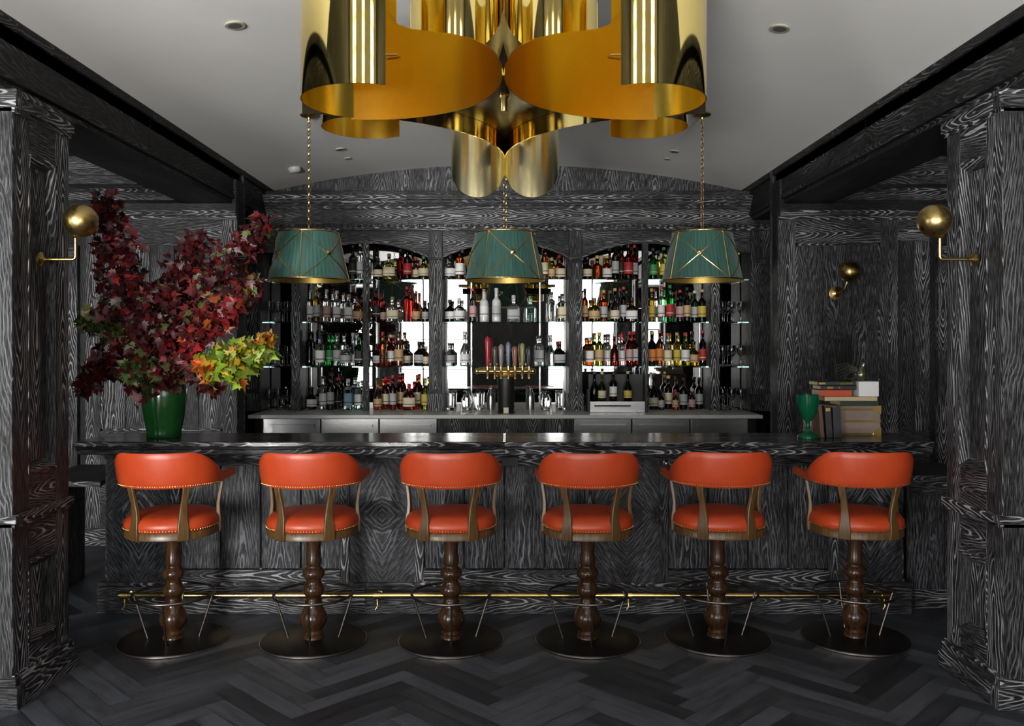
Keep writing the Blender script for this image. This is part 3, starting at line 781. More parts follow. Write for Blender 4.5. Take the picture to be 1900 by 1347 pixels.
    back = mb.build('backrest', t)
    mb = MB()
    for i in range(0, 97):
        u = -0.97+1.94*i/96; f = (u+1)/2*N; k0 = min(N-1, int(f)); fr_ = f-k0
        P = [Vector(rings[k0][j]).lerp(Vector(rings[k0+1][j]), fr_) for j in (11, 12)]
        # outer lower edge of the band
        o_ = (P[0]*0.15+P[1]*0.85); d_ = Vector((o_.x, o_.y, 0)).normalized()
        mb.sphere(tuple(o_+d_*0.002+Vector((0, 0, 0.002))), 0.0038, BRASS_OLD, 6)
    mb.build('nail_trim', back)
    # six curved uprights
    for deg in (-30, 30, -100, 100):
        th = math.radians(deg); d = Vector((math.sin(th), -math.cos(th), 0))
        tang = Vector((math.cos(th), math.sin(th), 0))
        p = 2.35; q = (abs(d.x)**p+abs(d.y)**p)**(-1/p)
        path = [(0.242, 0.603), (0.244, 0.64), (0.243, 0.68), (0.238, 0.715), (0.237, 0.76), (0.243, 0.81), (0.252, 0.86), (0.258, 0.90)]
        wd = [0.030, 0.030, 0.029, 0.024, 0.0195, 0.017, 0.018, 0.021]
        tk = [0.012, 0.012, 0.012, 0.011, 0.010, 0.010, 0.010, 0.009]
        sp = [0, 0, 0, 0.0, 0.002, 0.006, 0.012, 0.016]
        mb = MB(); vs = []
        for (r_, z_), w_, k_, s_ in zip(path, wd, tk, sp):
            c = d*r_*q+tang*s_*(1 if deg > 0 else -1)+Vector((0, 0, z_))
            for (a, bq) in ((-1, -1), (1, -1), (1, 1), (-1, 1)): vs.append(tuple(c+tang*a*w_+d*bq*k_))
        mb.v = vs; n = len(path)
        for i in range(n-1):
            for j in range(4):
                j2 = (j+1) % 4; mb.face(None, None, WALNUT, True, [i*4+j, i*4+j2, (i+1)*4+j2, (i+1)*4+j])
        mb.face(None, None, WALNUT, False, [0, 1, 2, 3]); mb.face(None, None, WALNUT, False, [(n-1)*4+j for j in (3, 2, 1, 0)])
        mb.build('upright', t, bevel=0.004)
    return t
stool = build_stool()
SX = [(322, 2), (582, 1), (837, 0.5), (1090, 0), (1334, -1), (1590, -3)]
ORD = ['first from the left, below the vase', 'second from the left', 'third from the left, left of the outlet box',
       'fourth from the left, right of the outlet box', 'fifth from the left, second from the right end', 'last on the right, below the books']
for i, (px, rz) in enumerate(SX):
    x = (px-942)/333.3; lab = 'orange leather bar stool on turned pedestal, '+ORD[i]
    if i == 0: s_ = stool; s_.location = (x, 4.8, 0); s_.rotation_euler = (0, 0, math.radians(rz)); s_['label'] = lab; s_['group'] = 'orange leather bar stools along the bar'
    else: dup(stool, (x, 4.8 if i < 4 else 4.83, 0), math.radians(rz), lab)

# ------------------------------------------------------------------ pendant lamps
SHADE = None
def shade_mat():
    m, n, b = nt('pleated_green_silk')
    uv = n.nodes.new('ShaderNodeUVMap'); uv.uv_map = 'UVMap'
    s = n.nodes.new('ShaderNodeSeparateXYZ'); n.links.new(uv.outputs[0], s.inputs[0])
    f = noise(n, comb(n, math_(n, 'MULTIPLY', s.outputs[0], 300), math_(n, 'MULTIPLY', s.outputs[1], 6)), 1.0, 3)
    mx = n.nodes.new('ShaderNodeMix'); mx.data_type = 'RGBA'
    mx.inputs[6].default_value = (0.008, 0.040, 0.031, 1); mx.inputs[7].default_value = (0.032, 0.125, 0.098, 1)
    n.links.new(mapr(n, f, 0.3, 0.7), mx.inputs[0]); n.links.new(mx.outputs[2], b.inputs['Base Color'])
    b.inputs['Roughness'].default_value = 0.6; b.inputs['Sheen Weight'].default_value = 0.3
    return m
SHADE = shade_mat(); LINING = simple('gold_shade_lining', (0.55, 0.38, 0.10), 0.35, 0.8)
def build_pendant(zc):
    """origin at the centre of the shade bottom; zc is the height of the ceiling above it"""
    t = thing('pendant_lamp', 'x', 'pendant lamp')
    rb, rt, h = 0.277, 0.205, 0.332
    mb = MB(); S = 240
    mb.lathe([(rb, 0.0), (rb-(rb-rt)*0.33, h*0.33), (rb-(rb-rt)*0.66, h*0.66), (rt, h)], SHADE, segs=S, caps=False, ripple=0.006, nr=60)
    sh = mb.build('lamp_shade', t)
    mb = MB(); mb.lathe([(rb-0.006, 0.001), (rt-0.006, h-0.001)], LINING, segs=64, caps=False); mb.build('shade_lining', sh)
    mb = MB(); c = lambda r, z: [(r*math.cos(2*PI*k/72), r*math.sin(2*PI*k/72), z) for k in range(72)]
    mb.tube(c(rb+0.001, 0.003), 0.0055, BRASS, 8, closed=True); mb.build('lower_ring', sh)
    mb = MB(); mb.tube(c(rt+0.002, h), 0.006, BRASS, 8, closed=True)
    mb.build('upper_ring', sh)
    for k in range(4):
        a = k*PI/2
        P = lambda a_, f: ((rb+(rt-rb)*f+0.004)*math.cos(a_), (rb+(rt-rb)*f+0.004)*math.sin(a_), f*h)
        mb = MB(); mb.tube([P(a, 0), P(a, 1)], 0.0035, BRASS, 6)
        n = 9
        mb.tube([P(a+PI/2*i/n, i/n) for i in range(n+1)], 0.0032, BRASS, 6)
        mb.tube([P(a+PI/2*i/n, 1-i/n) for i in range(n+1)], 0.0032, BRASS, 6)
        mb.build('crossed_rods', sh)
        am = a+PI/4; p = P(am, 0.5*1.08)
        mb = MB(); mb.lathe([(0.017, 0), (0.018, 0.004), (0.012, 0.007), (0.012, 0.010), (0.006, 0.014), (0.0005, 0.015)], BRASS, p, 18, M=Matrix.Rotation(am, 3, 'Z') @ Matrix.Rotation(PI/2-0.2, 3, 'Y')); mb.build('rosette', sh)
    # spider, chain, canopy
    mb = MB()
    for k in range(3):
        a = k*2*PI/3; mb.tube([(0, 0, h+0.005), (rt*math.cos(a), rt*math.sin(a), h)], 0.003, BRASS, 6)
    mb.lathe([(0.02, h-0.14), (0.02, h-0.03), (0.012, h-0.02), (0.012, h+0.01), (0.008, h+0.03)], BRASS, (0, 0, 0), 16); mb.build('lamp_holder', t)
    mb = MB(); z = h+0.03; k = 0; top = zc-0.02
    ll = 0.046
    while z < top-0.01:
        ring = []
        for q in range(12):
            a = 2*PI*q/12; x_ = 0.011*math.cos(a); z_ = z+ll*0.62*0.5+(ll*0.62)*math.sin(a)*0.5*1.25
            ring.append((x_, 0, z_) if k % 2 else (0, x_, z_))
        mb.tube(ring, 0.0027, BRASS_OLD, 6, closed=True); z += ll*0.62; k += 1
    mb.build('chain', t)
    mb = MB(); mb.lathe([(0.010, zc-0.045), (0.014, zc-0.030), (0.05, zc-0.022), (0.062, zc-0.012), (0.062, zc+0.004)], BRASS_OLD, segs=32); mb.build('canopy', t)
    return t
ZB = 2.095; YP = 6.04
for px, rz, lab in ((573, 0, 'green pleated pendant lamp on a brass chain, left, beside the red leaves'), (937, 0, 'green pleated pendant lamp in the middle, below the brass chandelier'), (1303, 0, 'green pleated pendant lamp on a brass chain, right, nearest the stacked books')):
    x = (px-942)/265.0; t = build_pendant(vault(x)-ZB); t.location = (x, YP, ZB)
    # turned so the rosettes face as in the room
    rot = {573: math.radians(0), 937: math.radians(45+13), 1303: math.radians(45-17)}[px]
    t.rotation_euler = (0, 0, rot); t['label'] = lab; t['group'] = 'green pendant lamps over the bar'

# ------------------------------------------------------------------ brass chandelier
def sheet(mb, path, zb, zt, out, inn, th=0.003, side=1):
    """a curved brass sheet: path of (x, y); zb, zt give its lower and upper edge at each point"""
    n = len(path); P = [Vector((p[0], p[1], 0)) for p in path]; off = []
    for i in range(n):
        t = (P[min(i+1, n-1)]-P[max(i-1, 0)]).normalized(); off.append(Vector((t.y, -t.x, 0))*th*side)
    K = 3; b = len(mb.v); W = K+1
    for layer in (0, 1):
        for i in range(n):
            for k in range(W):
                z_ = zb[i]+(zt[i]-zb[i])*k/K; q = P[i]+off[i]*layer
                mb.v.append((q.x, q.y, z_))
    def I(l, i, k): return b+l*n*W+i*W+k
    for i in range(n-1):
        for k in range(K):
            mb.face(None, None, inn, True, [I(0, i, k), I(0, i+1, k), I(0, i+1, k+1), I(0, i, k+1)])
            mb.face(None, None, out, True, [I(1, i, k), I(1, i, k+1), I(1, i+1, k+1), I(1, i+1, k)])
        mb.face(None, None, inn, False, [I(0, i, 0), I(1, i, 0), I(1, i+1, 0), I(0, i+1, 0)])
        mb.face(None, None, inn, False, [I(0, i, K), I(0, i+1, K), I(1, i+1, K), I(1, i, K)])
    mb.face(None, None, inn, False, [I(0, 0, k) for k in range(W)]+[I(1, 0, k) for k in reversed(range(W))])
    mb.face(None, None, inn, False, [I(0, n-1, k) for k in reversed(range(W))]+[I(1, n-1, k) for k in range(W)])
def interp(pts, x):
    if x <= pts[0][0]: return pts[0][1]
    for (a, va), (b, vb) in zip(pts, pts[1:]):
        if x <= b: return va+(vb-va)*(x-a)/(b-a)
    return pts[-1][1]
def chandelier():
    cx, cyy = -0.012, 3.0
    t = thing('brass_chandelier', 'large polished brass chandelier of curled petal sheets hanging from the vault', 'chandelier', (cx, cyy, 0))
    ZTOP = 2.98
    for s in (-1, 1):
        # front curl: near side, round the outside, along the back
        c = (-0.405, -0.45); r = 0.188
        path = []; A0, A1 = math.radians(-65), math.radians(-290)
        for i in range(49):
            a = A0+(A1-A0)*i/48; path.append((c[0]+r*math.cos(a), c[1]+r*math.sin(a)))
        n = len(path)
        zb = [2.362]*n; zt = [ZTOP]*n
        # upper inner corner of the near side is cut in a sweep
        path = [(p[0]*-s*-1 if False else p[0]*(-s)*-1*(-1 if s > 0 else 1)*(1 if s < 0 else 1), p[1]) for p in path] if False else [(p[0]*(1 if s < 0 else -1), p[1]) for p in path]
        mb = MB(); sheet(mb, path, zb, zt, BRASS_POL, BRASS_IN, side=(-1 if s < 0 else 1)); mb.build('curled_shade', t)
        # tongue: quarter sweep of a wider radius with a rounded end at the middle
        cc = (-0.43, -0.705); rr = 0.432; path = []; zb = []; zt = []
        M_ = 44
        for i in range(M_+1):
            u = i/M_; u2 = 1-(1-u)**1.0
            ad = 97*(1-u)+9*u; a = math.radians(ad)
            path.append((cc[0]+rr*math.cos(a), cc[1]+rr*math.sin(a)))
            # rounded end
            e = 1-u
            topz = interp([(9, 2.388), (10.5, 2.412), (14, 2.436), (20, 2.472), (27, 2.507), (40, 2.562), (52, 2.598), (64, 2.623), (72, 2.638), (77, 2.655), (86, 2.736), (97, 2.90)], ad)
            botz = interp([(9, 2.384), (10.5, 2.375), (14, 2.369), (20, 2.364), (27, 2.360), (38, 2.357), (97, 2.357)], ad)
            zt.append(topz); zb.append(botz)
        path = [(p[0]*(1 if s < 0 else -1), p[1]) for p in path]
        mb = MB(); sheet(mb, path, zb, zt, BRASS_POL, BRASS_IN, side=(-1 if s < 0 else 1)); tg = mb.build('petal_shade', t)
        # small screw bracket joining the sheets
        mb = MB(); bx, by = -0.355*(1 if s < 0 else -1), -0.285
        mb.tube([(bx-0.02, by-0.01, 2.555), (bx+0.02, by-0.01, 2.555)], 0.004, BRASS, 8); mb.build('screw', tg)
        # rear curl
        c = (-0.56, 0.50); r = 0.178; path = []
        for i in range(49):
            a = math.radians(-60)-math.radians(250)*i/48; path.append((c[0]+r*math.cos(a), c[1]+r*math.sin(a)))
        path = [(p[0]*(1 if s < 0 else -1), p[1]) for p in path]; n = len(path)
        mb = MB(); sheet(mb, path, [2.525]*n, [ZTOP]*n, BRASS_POL, BRASS_IN, side=(-1 if s < 0 else 1)); mb.build('curled_shade', t)
        # rear petal: convex towards the viewer, rounded below
        path = []; zb = []; zt = []; pc = (-0.118, 0.86); pr = 0.120
        for i in range(49):
            a = -PI*i/48
            path.append((pc[0]+pr*math.cos(a), pc[1]+pr*math.sin(a)*1.0))
            zb.append(2.285+0.17*(1-abs(math.sin(a))**0.9)); zt.append(2.90)
        path = [(p[0]*(1 if s < 0 else -1), p[1]) for p in path]
        mb = MB(); sheet(mb, path, zb, zt, BRASS_SATIN, BRASS_IN, side=(-1 if s < 0 else 1)); mb.build('petal_shade', t)
    PL = simple('dark_bronze_plate', (0.022, 0.014, 0.006), 0.25, 0.6)
    # four pointed star core: concave sides between four points
    star = []; Rv = 0.70
    for q in range(4):
        a0 = q*PI/2; a1 = (q+1)*PI/2
        c = (Rv*(math.cos(a0)+math.cos(a1)), Rv*(math.sin(a0)+math.sin(a1)))
        for i in range(24):
            f = i/24; # concave quarter arc, flattened
            ang = a0 - PI/2 - (PI/2)*f + PI if False else None
            al = math.atan2(math.sin(a0)*Rv-c[1], math.cos(a0)*Rv-c[0]); be = al-(PI/2)*f
            star.append((c[0]+Rv*math.cos(be), c[1]+Rv*math.sin(be)))
    star.append(star[0])
    n = len(star)
    mb = MB(); sheet(mb, star, [2.448]*n, [2.54]*n, PL, BRASS_POL, side=1); mb.build('star_rim', t)
    for sx in (-1, 1):
        for sy in (-1, 1):
            mb = MB(); mb.lathe([(0.150, 2.54), (0.150, ZTOP)], BRASS_POL, (sx*0.158, sy*0.165, 0), 64, caps=False); mb.build('inner_tube', t)
    mb = MB(); pts = star[:-1]
    cc = (0, 0, 2.515)
    for i in range(len(pts)):
        j = (i+1) % len(pts)
        mb.face([(pts[i][0]*0.99, pts[i][1]*0.99, 2.515), (pts[j][0]*0.99, pts[j][1]*0.99, 2.515), cc], None, PL)
        mb.face([(pts[i][0]*0.99, pts[i][1]*0.99, 2.52), (0, 0, 2.52), (pts[j][0]*0.99, pts[j][1]*0.99, 2.52)], None, PL)
    mb.build('star_plate', t)
    mb = MB(); mb.lathe([(0.012, 2.455), (0.014, 2.458), (0.014, 2.50), (0.02, 2.505), (0.02, 2.516)], BRASS, segs=20); mb.build('finial', t)
    mb = MB(); mb.lathe([(0.016, 2.52), (0.016, 3.30)], BRASS_OLD, segs=16); mb.build('stem', t)
    mb = MB(); mb.lathe([(0.02, 3.31), (0.09, 3.33), (0.09, 3.362)], BRASS_OLD, segs=32); mb.build('canopy', t)
chandelier()

# ------------------------------------------------------------------ wall lamps
def sconce(s):
    nm = 'left' if s < 0 else 'right'
    t = thing('wall_lamp', f'brass globe wall lamp on bent arm, fixed to the {nm} pilaster', 'wall lamp', (s*XB, 4.13, 2.055), 0, 'brass globe wall lamps')
    mb = MB(); mb.lathe([(0.035, 0), (0.035, 0.008), (0.018, 0.014), (0.010, 0.02), (0.010, 0.03)], BRASS_OLD, segs=24, M=Matrix.Rotation(-s*PI/2, 3, 'Y')); mb.build('wall_plate', t)
    mb = MB(); mb.tube([(-s*0.01, 0, 0), (-s*0.16, 0, 0), (-s*0.167, 0, 0.004), (-s*0.17, 0, 0.012), (-s*0.17, 0, 0.15)], 0.0085, BRASS, 12); mb.build('arm', t)
    mb = MB(); mb.sphere((-s*0.195, -0.0, 0.185), 0.080, BRASS_OLD, 32); mb.build('globe', t)
    mb = MB(); mb.lathe([(0.012, 0.13), (0.02, 0.14), (0.014, 0.155)], BRASS, (-s*0.17, 0, -0.03), 16); mb.build('socket', t)
sconce(-1); sconce(1)
def sconce_back():
    t = thing('wall_lamp', 'small brass globe wall lamp above its round plate on the right back wall', 'wall lamp', (2.70, 7.09, 2.07), 0, 'brass globe wall lamps')
    mb = MB(); mb.lathe([(0.058, 0), (0.058, 0.008), (0.045, 0.012), (0.022, 0.014), (0.016, 0.02)], BRASS_OLD, segs=28, M=Matrix.Rotation(PI/2, 3, 'X')); mb.build('wall_plate', t)
    mb = MB(); mb.tube([(0, -0.01, 0), (0, -0.12, 0), (0.01, -0.15, 0.02), (0.035, -0.16, 0.10)], 0.010, BRASS_OLD, 10); mb.build('arm', t)
    mb = MB(); mb.sphere((0.05, -0.16, 0.165), 0.088, BRASS_OLD, 32); mb.build('globe', t)
sconce_back()

# ------------------------------------------------------------------ ceiling fittings
def on_vault(px, py):
    sx, sy = (px-942)/F, (640-py)/F
    d = 3.0
    for _ in range(60): d = (vault(sx*d)-H)/sy
    return (sx*d, d, vault(sx*d))
def fitting(px, py, r, name, label, cat, group=None):
    x, y, z = on_vault(px, py); sl = math.atan(0.5*x/XB**2)
    mb = MB()
    if name == 'smoke_detector':
        WH = simple('white_plastic', (0.55, 0.55, 0.55), 0.4)
        mb.lathe([(r*0.5, -0.045), (r*0.8, -0.04), (r, -0.022), (r, 0.0)], WH, segs=28)
    else:
        TR = simple('ceiling_light_trim', (0.36, 0.34, 0.28), 0.5); DK = simple('light_recess', (0.10, 0.10, 0.09), 0.6)
        mb.lathe([(r*0.1, -0.006), (r*0.72, -0.007)], DK, segs=28, caps=True); mb.lathe([(r*0.7, -0.008), (r, -0.008), (r, 0.001)], TR, segs=28, caps=False)
    o = mb.build(name); o.location = (x, y, z-0.002); o.rotation_euler = (0, sl, 0)
    tag(o, label, cat, group)
fitting(436, 45, 0.050, 'ceiling_light', 'round recessed ceiling light left of the brass chandelier', 'ceiling light', 'round recessed ceiling lights')
fitting(1447, 51, 0.050, 'ceiling_light', 'round recessed ceiling light right of the brass chandelier', 'ceiling light', 'round recessed ceiling lights')
fitting(631, 276, 0.042, 'ceiling_light', 'larger of two tiny ceiling spots left of the petals', 'ceiling light', 'tiny ceiling spots')
fitting(645, 293, 0.030, 'ceiling_light', 'smaller of two tiny ceiling spots left of the petals', 'ceiling light', 'tiny ceiling spots')
fitting(1251, 280, 0.042, 'ceiling_light', 'larger of two tiny ceiling spots right of the petals', 'ceiling light', 'tiny ceiling spots')
fitting(1238, 294, 0.030, 'ceiling_light', 'smaller of two tiny ceiling spots right of the petals', 'ceiling light', 'tiny ceiling spots')
fitting(546, 311, 0.055, 'smoke_detector', 'white smoke detector on the vault left of the left lamp chain', 'smoke detector')

# ------------------------------------------------------------------ vase and autumn branches
GREENG = simple('green_glaze', (0.008, 0.055, 0.012), 0.15, nz=0.35, nscale=9)
def vase():
    mb = MB()
    mb.lathe([(0.001, 0), (0.098, 0), (0.104, 0.008), (0.100, 0.03), (0.106, 0.06), (0.118, 0.11), (0.128, 0.18), (0.134, 0.25), (0.134, 0.30), (0.126, 0.33), (0.112, 0.345), (0.120, 0.36), (0.112, 0.362), (0.10, 0.34), (0.10, 0.10), (0.001, 0.09)],
             GREENG, segs=48, caps=False, ripple=0.012, nr=8)
    o = mb.build('vase'); o.location = (-2.10, 5.27, 1.0835)
    tag(o, 'glossy green glazed vase holding red maple branches on the bar', 'vase')
vase()
def leafmat():
    m, n, b = nt('autumn_leaf')
    at = n.nodes.new('ShaderNodeAttribute'); at.attribute_name = 'leafcol'
    n.links.new(at.outputs['Color'], b.inputs['Base Color']); b.inputs['Roughness'].default_value = 0.45
    b.inputs['Subsurface Weight'].default_value = 0.0
    return m
LEAF = leafmat()
LOBES = [(0, 0), (0.10, -0.02), (0.30, -0.10), (0.27, 0.05), (0.50, 0.12), (0.36, 0.20), (0.46, 0.42), (0.28, 0.36), (0.20, 0.44), (0.13, 0.60), (0.0, 0.92)]
LOBES = LOBES+[(-x, y) for x, y in reversed(LOBES[1:-1])]
def branch(name_label, tips, pal, count, spread, size=(0.042, 0.078), bow=0.1, start=0.25):
    """tips: path of (px, py, depth) the branch passes; leaves crowd round it"""
    mouth = Vector((-2.115+R.uniform(-.04, .04), 5.27+R.uniform(-.04, .04), 1.36))
    pts = [Vector((-2.115+R.uniform(-.03, .03), 5.27, 1.22)), mouth]
    for (px, py, d) in tips:
        pts.append(Vector(((px-942)/F*d, d, H+(640-py)/F*d)))
    # smooth the path
    dense = []
    for i in range(len(pts)-1):
        for k in range(8): dense.append(pts[i].lerp(pts[i+1], k/8))
    dense.append(pts[-1])
    for _ in range(3):
        dense = [dense[0]]+[(dense[i-1]+dense[i]*2+dense[i+1])/4 for i in range(1, len(dense)-1)]+[dense[-1]]
    t = thing('maple_branch', name_label, 'branch', tuple(dense[0]), 0, 'autumn maple branches in the green vase')
    o0 = dense[0]
    mb = MB(); mb.tube([tuple(p-o0) for p in dense], [0.006*(1-0.75*i/len(dense)) for i in range(len(dense))], BARK, 6)
    twigs = []
    L = len(dense)
    ms = MB(); cols = []
    for j in range(int(count*1.5)):
        f = start+(1-start)*R.random()**0.85; i = min(L-2, int(f*(L-1))); p = dense[i].lerp(dense[i+1], f*(L-1)-i)
        sp = spread*(0.55+0.9*math.sin(PI*min(1, f*0.9+0.08)))*0.8
        d = Vector((R.gauss(0, 1), R.gauss(0, 1)*0.9, R.gauss(0, 1)*0.9)); d = d.normalized()*sp*R.random()**0.5
        c = p+d
        if c.z < 1.12 or c.x < -3.0: continue
        if c.z < 1.46 and math.hypot(c.x+2.10, c.y-5.27) < 0.15: continue
        if j % 4 == 0: mb.tube([tuple(p-o0), tuple(p.lerp(c, .5)-o0+Vector((0, 0, .01))), tuple(c-o0)], 0.0016, BARK, 4)
        s = R.uniform(*size)
        ex = Euler((R.uniform(-1.1, 1.1)+PI/2*0.9, R.uniform(-0.7, 0.7), R.uniform(-1.3, 1.3))).to_matrix() @ Matrix.Rotation(R.uniform(-2.6, 2.6)+PI, 3, 'Z')
        fold = R.uniform(0.1, 0.5); curl = R.uniform(-0.5, 0.3)
        tot = sum(q[1] for q in pal); rr = R.random()*tot
        for (col, w_) in pal:
            rr -= w_
            if rr <= 0: break
        k_ = R.uniform(0.40, 1.05); col = (min(1, col[0]*k_*R.uniform(.85, 1.15)), min(1, col[1]*k_*R.uniform(.8, 1.2)), min(1, col[2]*k_))
        P = []
        for (x, y) in LOBES: P.append(c+ex @ Vector((x*s, y*s, abs(x)*s*fold+curl*(y*y)*s*0.6))-o0)
        b = len(ms.v); ms.v += [tuple(q) for q in P]; mid = len(ms.v); ms.v.append(tuple(c+ex @ Vector((0, 0.3*s, curl*0.05*s))-o0))
        n = len(P)
        for q in range(n):
            ms.face(None, None, LEAF, True, [b+q, b+(q+1) % n, mid]); cols.append(col)
    mb.build('stem', t)
    me_o = ms.build('foliage', t)
    a = me_o.data.attributes.new('leafcol', 'FLOAT_COLOR', 'FACE')
    flat = []
    for c_ in cols: flat += [c_[0], c_[1], c_[2], 1.0]
    a.data.foreach_set('color', flat)
BUR = [((0.070, 0.004, 0.008), 6), ((0.11, 0.007, 0.010), 4), ((0.19, 0.012, 0.012), 1.5), ((0.04, 0.006, 0.006), 4)]
BURP = BUR+[((0.35, 0.14, 0.12), 0.5), ((0.30, 0.02, 0.02), 1.2)]
MIXG = BUR+[((0.10, 0.12, 0.03), 2.5), ((0.16, 0.12, 0.03), 1.5), ((0.24, 0.05, 0.01), 2)]
GRN = [((0.08, 0.14, 0.03), 4), ((0.15, 0.20, 0.03), 3), ((0.05, 0.08, 0.02), 3), ((0.30, 0.28, 0.12), 1), ((0.14, 0.012, 0.012), 2.0)]
YEL = [((0.22, 0.32, 0.02), 5), ((0.42, 0.38, 0.02), 3), ((0.12, 0.18, 0.02), 3), ((0.55, 0.16, 0.02), 1.2)]
ORG = [((0.80, 0.14, 0.015), 5), ((0.60, 0.07, 0.015), 3), ((0.55, 0.28, 0.03), 1)]
branch('tall burgundy maple branch reaching highest at the left of the vase', [(250, 600, 5.3), (215, 480, 5.2), (192, 365, 5.15)], BURP, 330, 0.155)
branch('burgundy maple branch rising left of middle, just inside the tallest branch', [(255, 640, 5.1), (222, 540, 5.0), (230, 440, 5.0)], BURP, 260, 0.18)
branch('deep red maple branch rising in the middle of the bouquet', [(300, 610, 5.35), (330, 520, 5.4), (372, 445, 5.45)], BUR, 300, 0.17)
branch('burgundy maple branch leaning to upper right, beside the left pendant lamp', [(370, 560, 5.3), (440, 470, 5.35), (495, 412, 5.4)], BUR+[((0.12, 0.13, 0.04), 1.6)], 330, 0.14)
branch('red and green mottled branch at the right, under the upper right branch', [(360, 600, 5.15), (420, 570, 5.1), (478, 520, 5.1)], MIXG, 200, 0.12)
branch('bright red sprig pointing right at the middle height of the bouquet', [(345, 640, 5.1), (400, 600, 5.0), (440, 565, 4.95)], [((0.24, 0.012, 0.015), 4), ((0.12, 0.01, 0.01), 3), ((0.3, 0.06, 0.01), 1)], 150, 0.11)
branch('drooping dark burgundy branch at the lower left, above the bar top', [(240, 650, 5.2), (190, 680, 5.1), (155, 722, 5.05)], BUR+[((0.14, 0.10, 0.04), 0.8)], 280, 0.12)
branch('green tinged branch jutting out to the left at middle height', [(250, 610, 5.2), (200, 590, 5.1), (152, 598, 5.05)], GRN, 210, 0.12)
branch('yellow green maple branch reaching right, above the bar top', [(360, 680, 5.1), (430, 680, 5.0), (490, 645, 4.95)], YEL, 190, 0.125, (0.06, 0.10), start=0.62)
branch('orange tipped sprig at the far right end of the bouquet', [(380, 670, 5.1), (440, 650, 5.0), (500, 630, 4.98)], [((0.55, 0.22, 0.02), 3), ((0.35, 0.04, 0.02), 3), ((0.4, 0.35, 0.03), 2)], 46, 0.07, (0.05, 0.08), start=0.86)
branch('short vivid orange sprig just right of the vase mouth', [(340, 680, 5.05), (385, 682, 4.95)], ORG, 34, 0.055, (0.05, 0.08), start=0.90)
branch('short mixed green sprig spilling over the left rim of the vase', [(270, 680, 5.1), (235, 690, 5.0)], GRN, 110, 0.10, start=0.6)
branch('dark red sprig drooping right of the vase towards the bar top', [(360, 690, 5.1), (400, 720, 5.0)], BUR, 60, 0.075, start=0.75)
branch('low burgundy sprig draping over the front rim of the vase', [(303, 690, 5.12), (303, 702, 5.08)], BUR+[((0.08, 0.10, 0.03), 3)], 70, 0.11, (0.045, 0.075), start=0.7)
branch('dense burgundy branch filling the centre just above the vase mouth', [(300, 660, 5.2), (310, 600, 5.15), (290, 540, 5.15)], BUR+[((0.10, 0.11, 0.03), 1.5)], 330, 0.20)

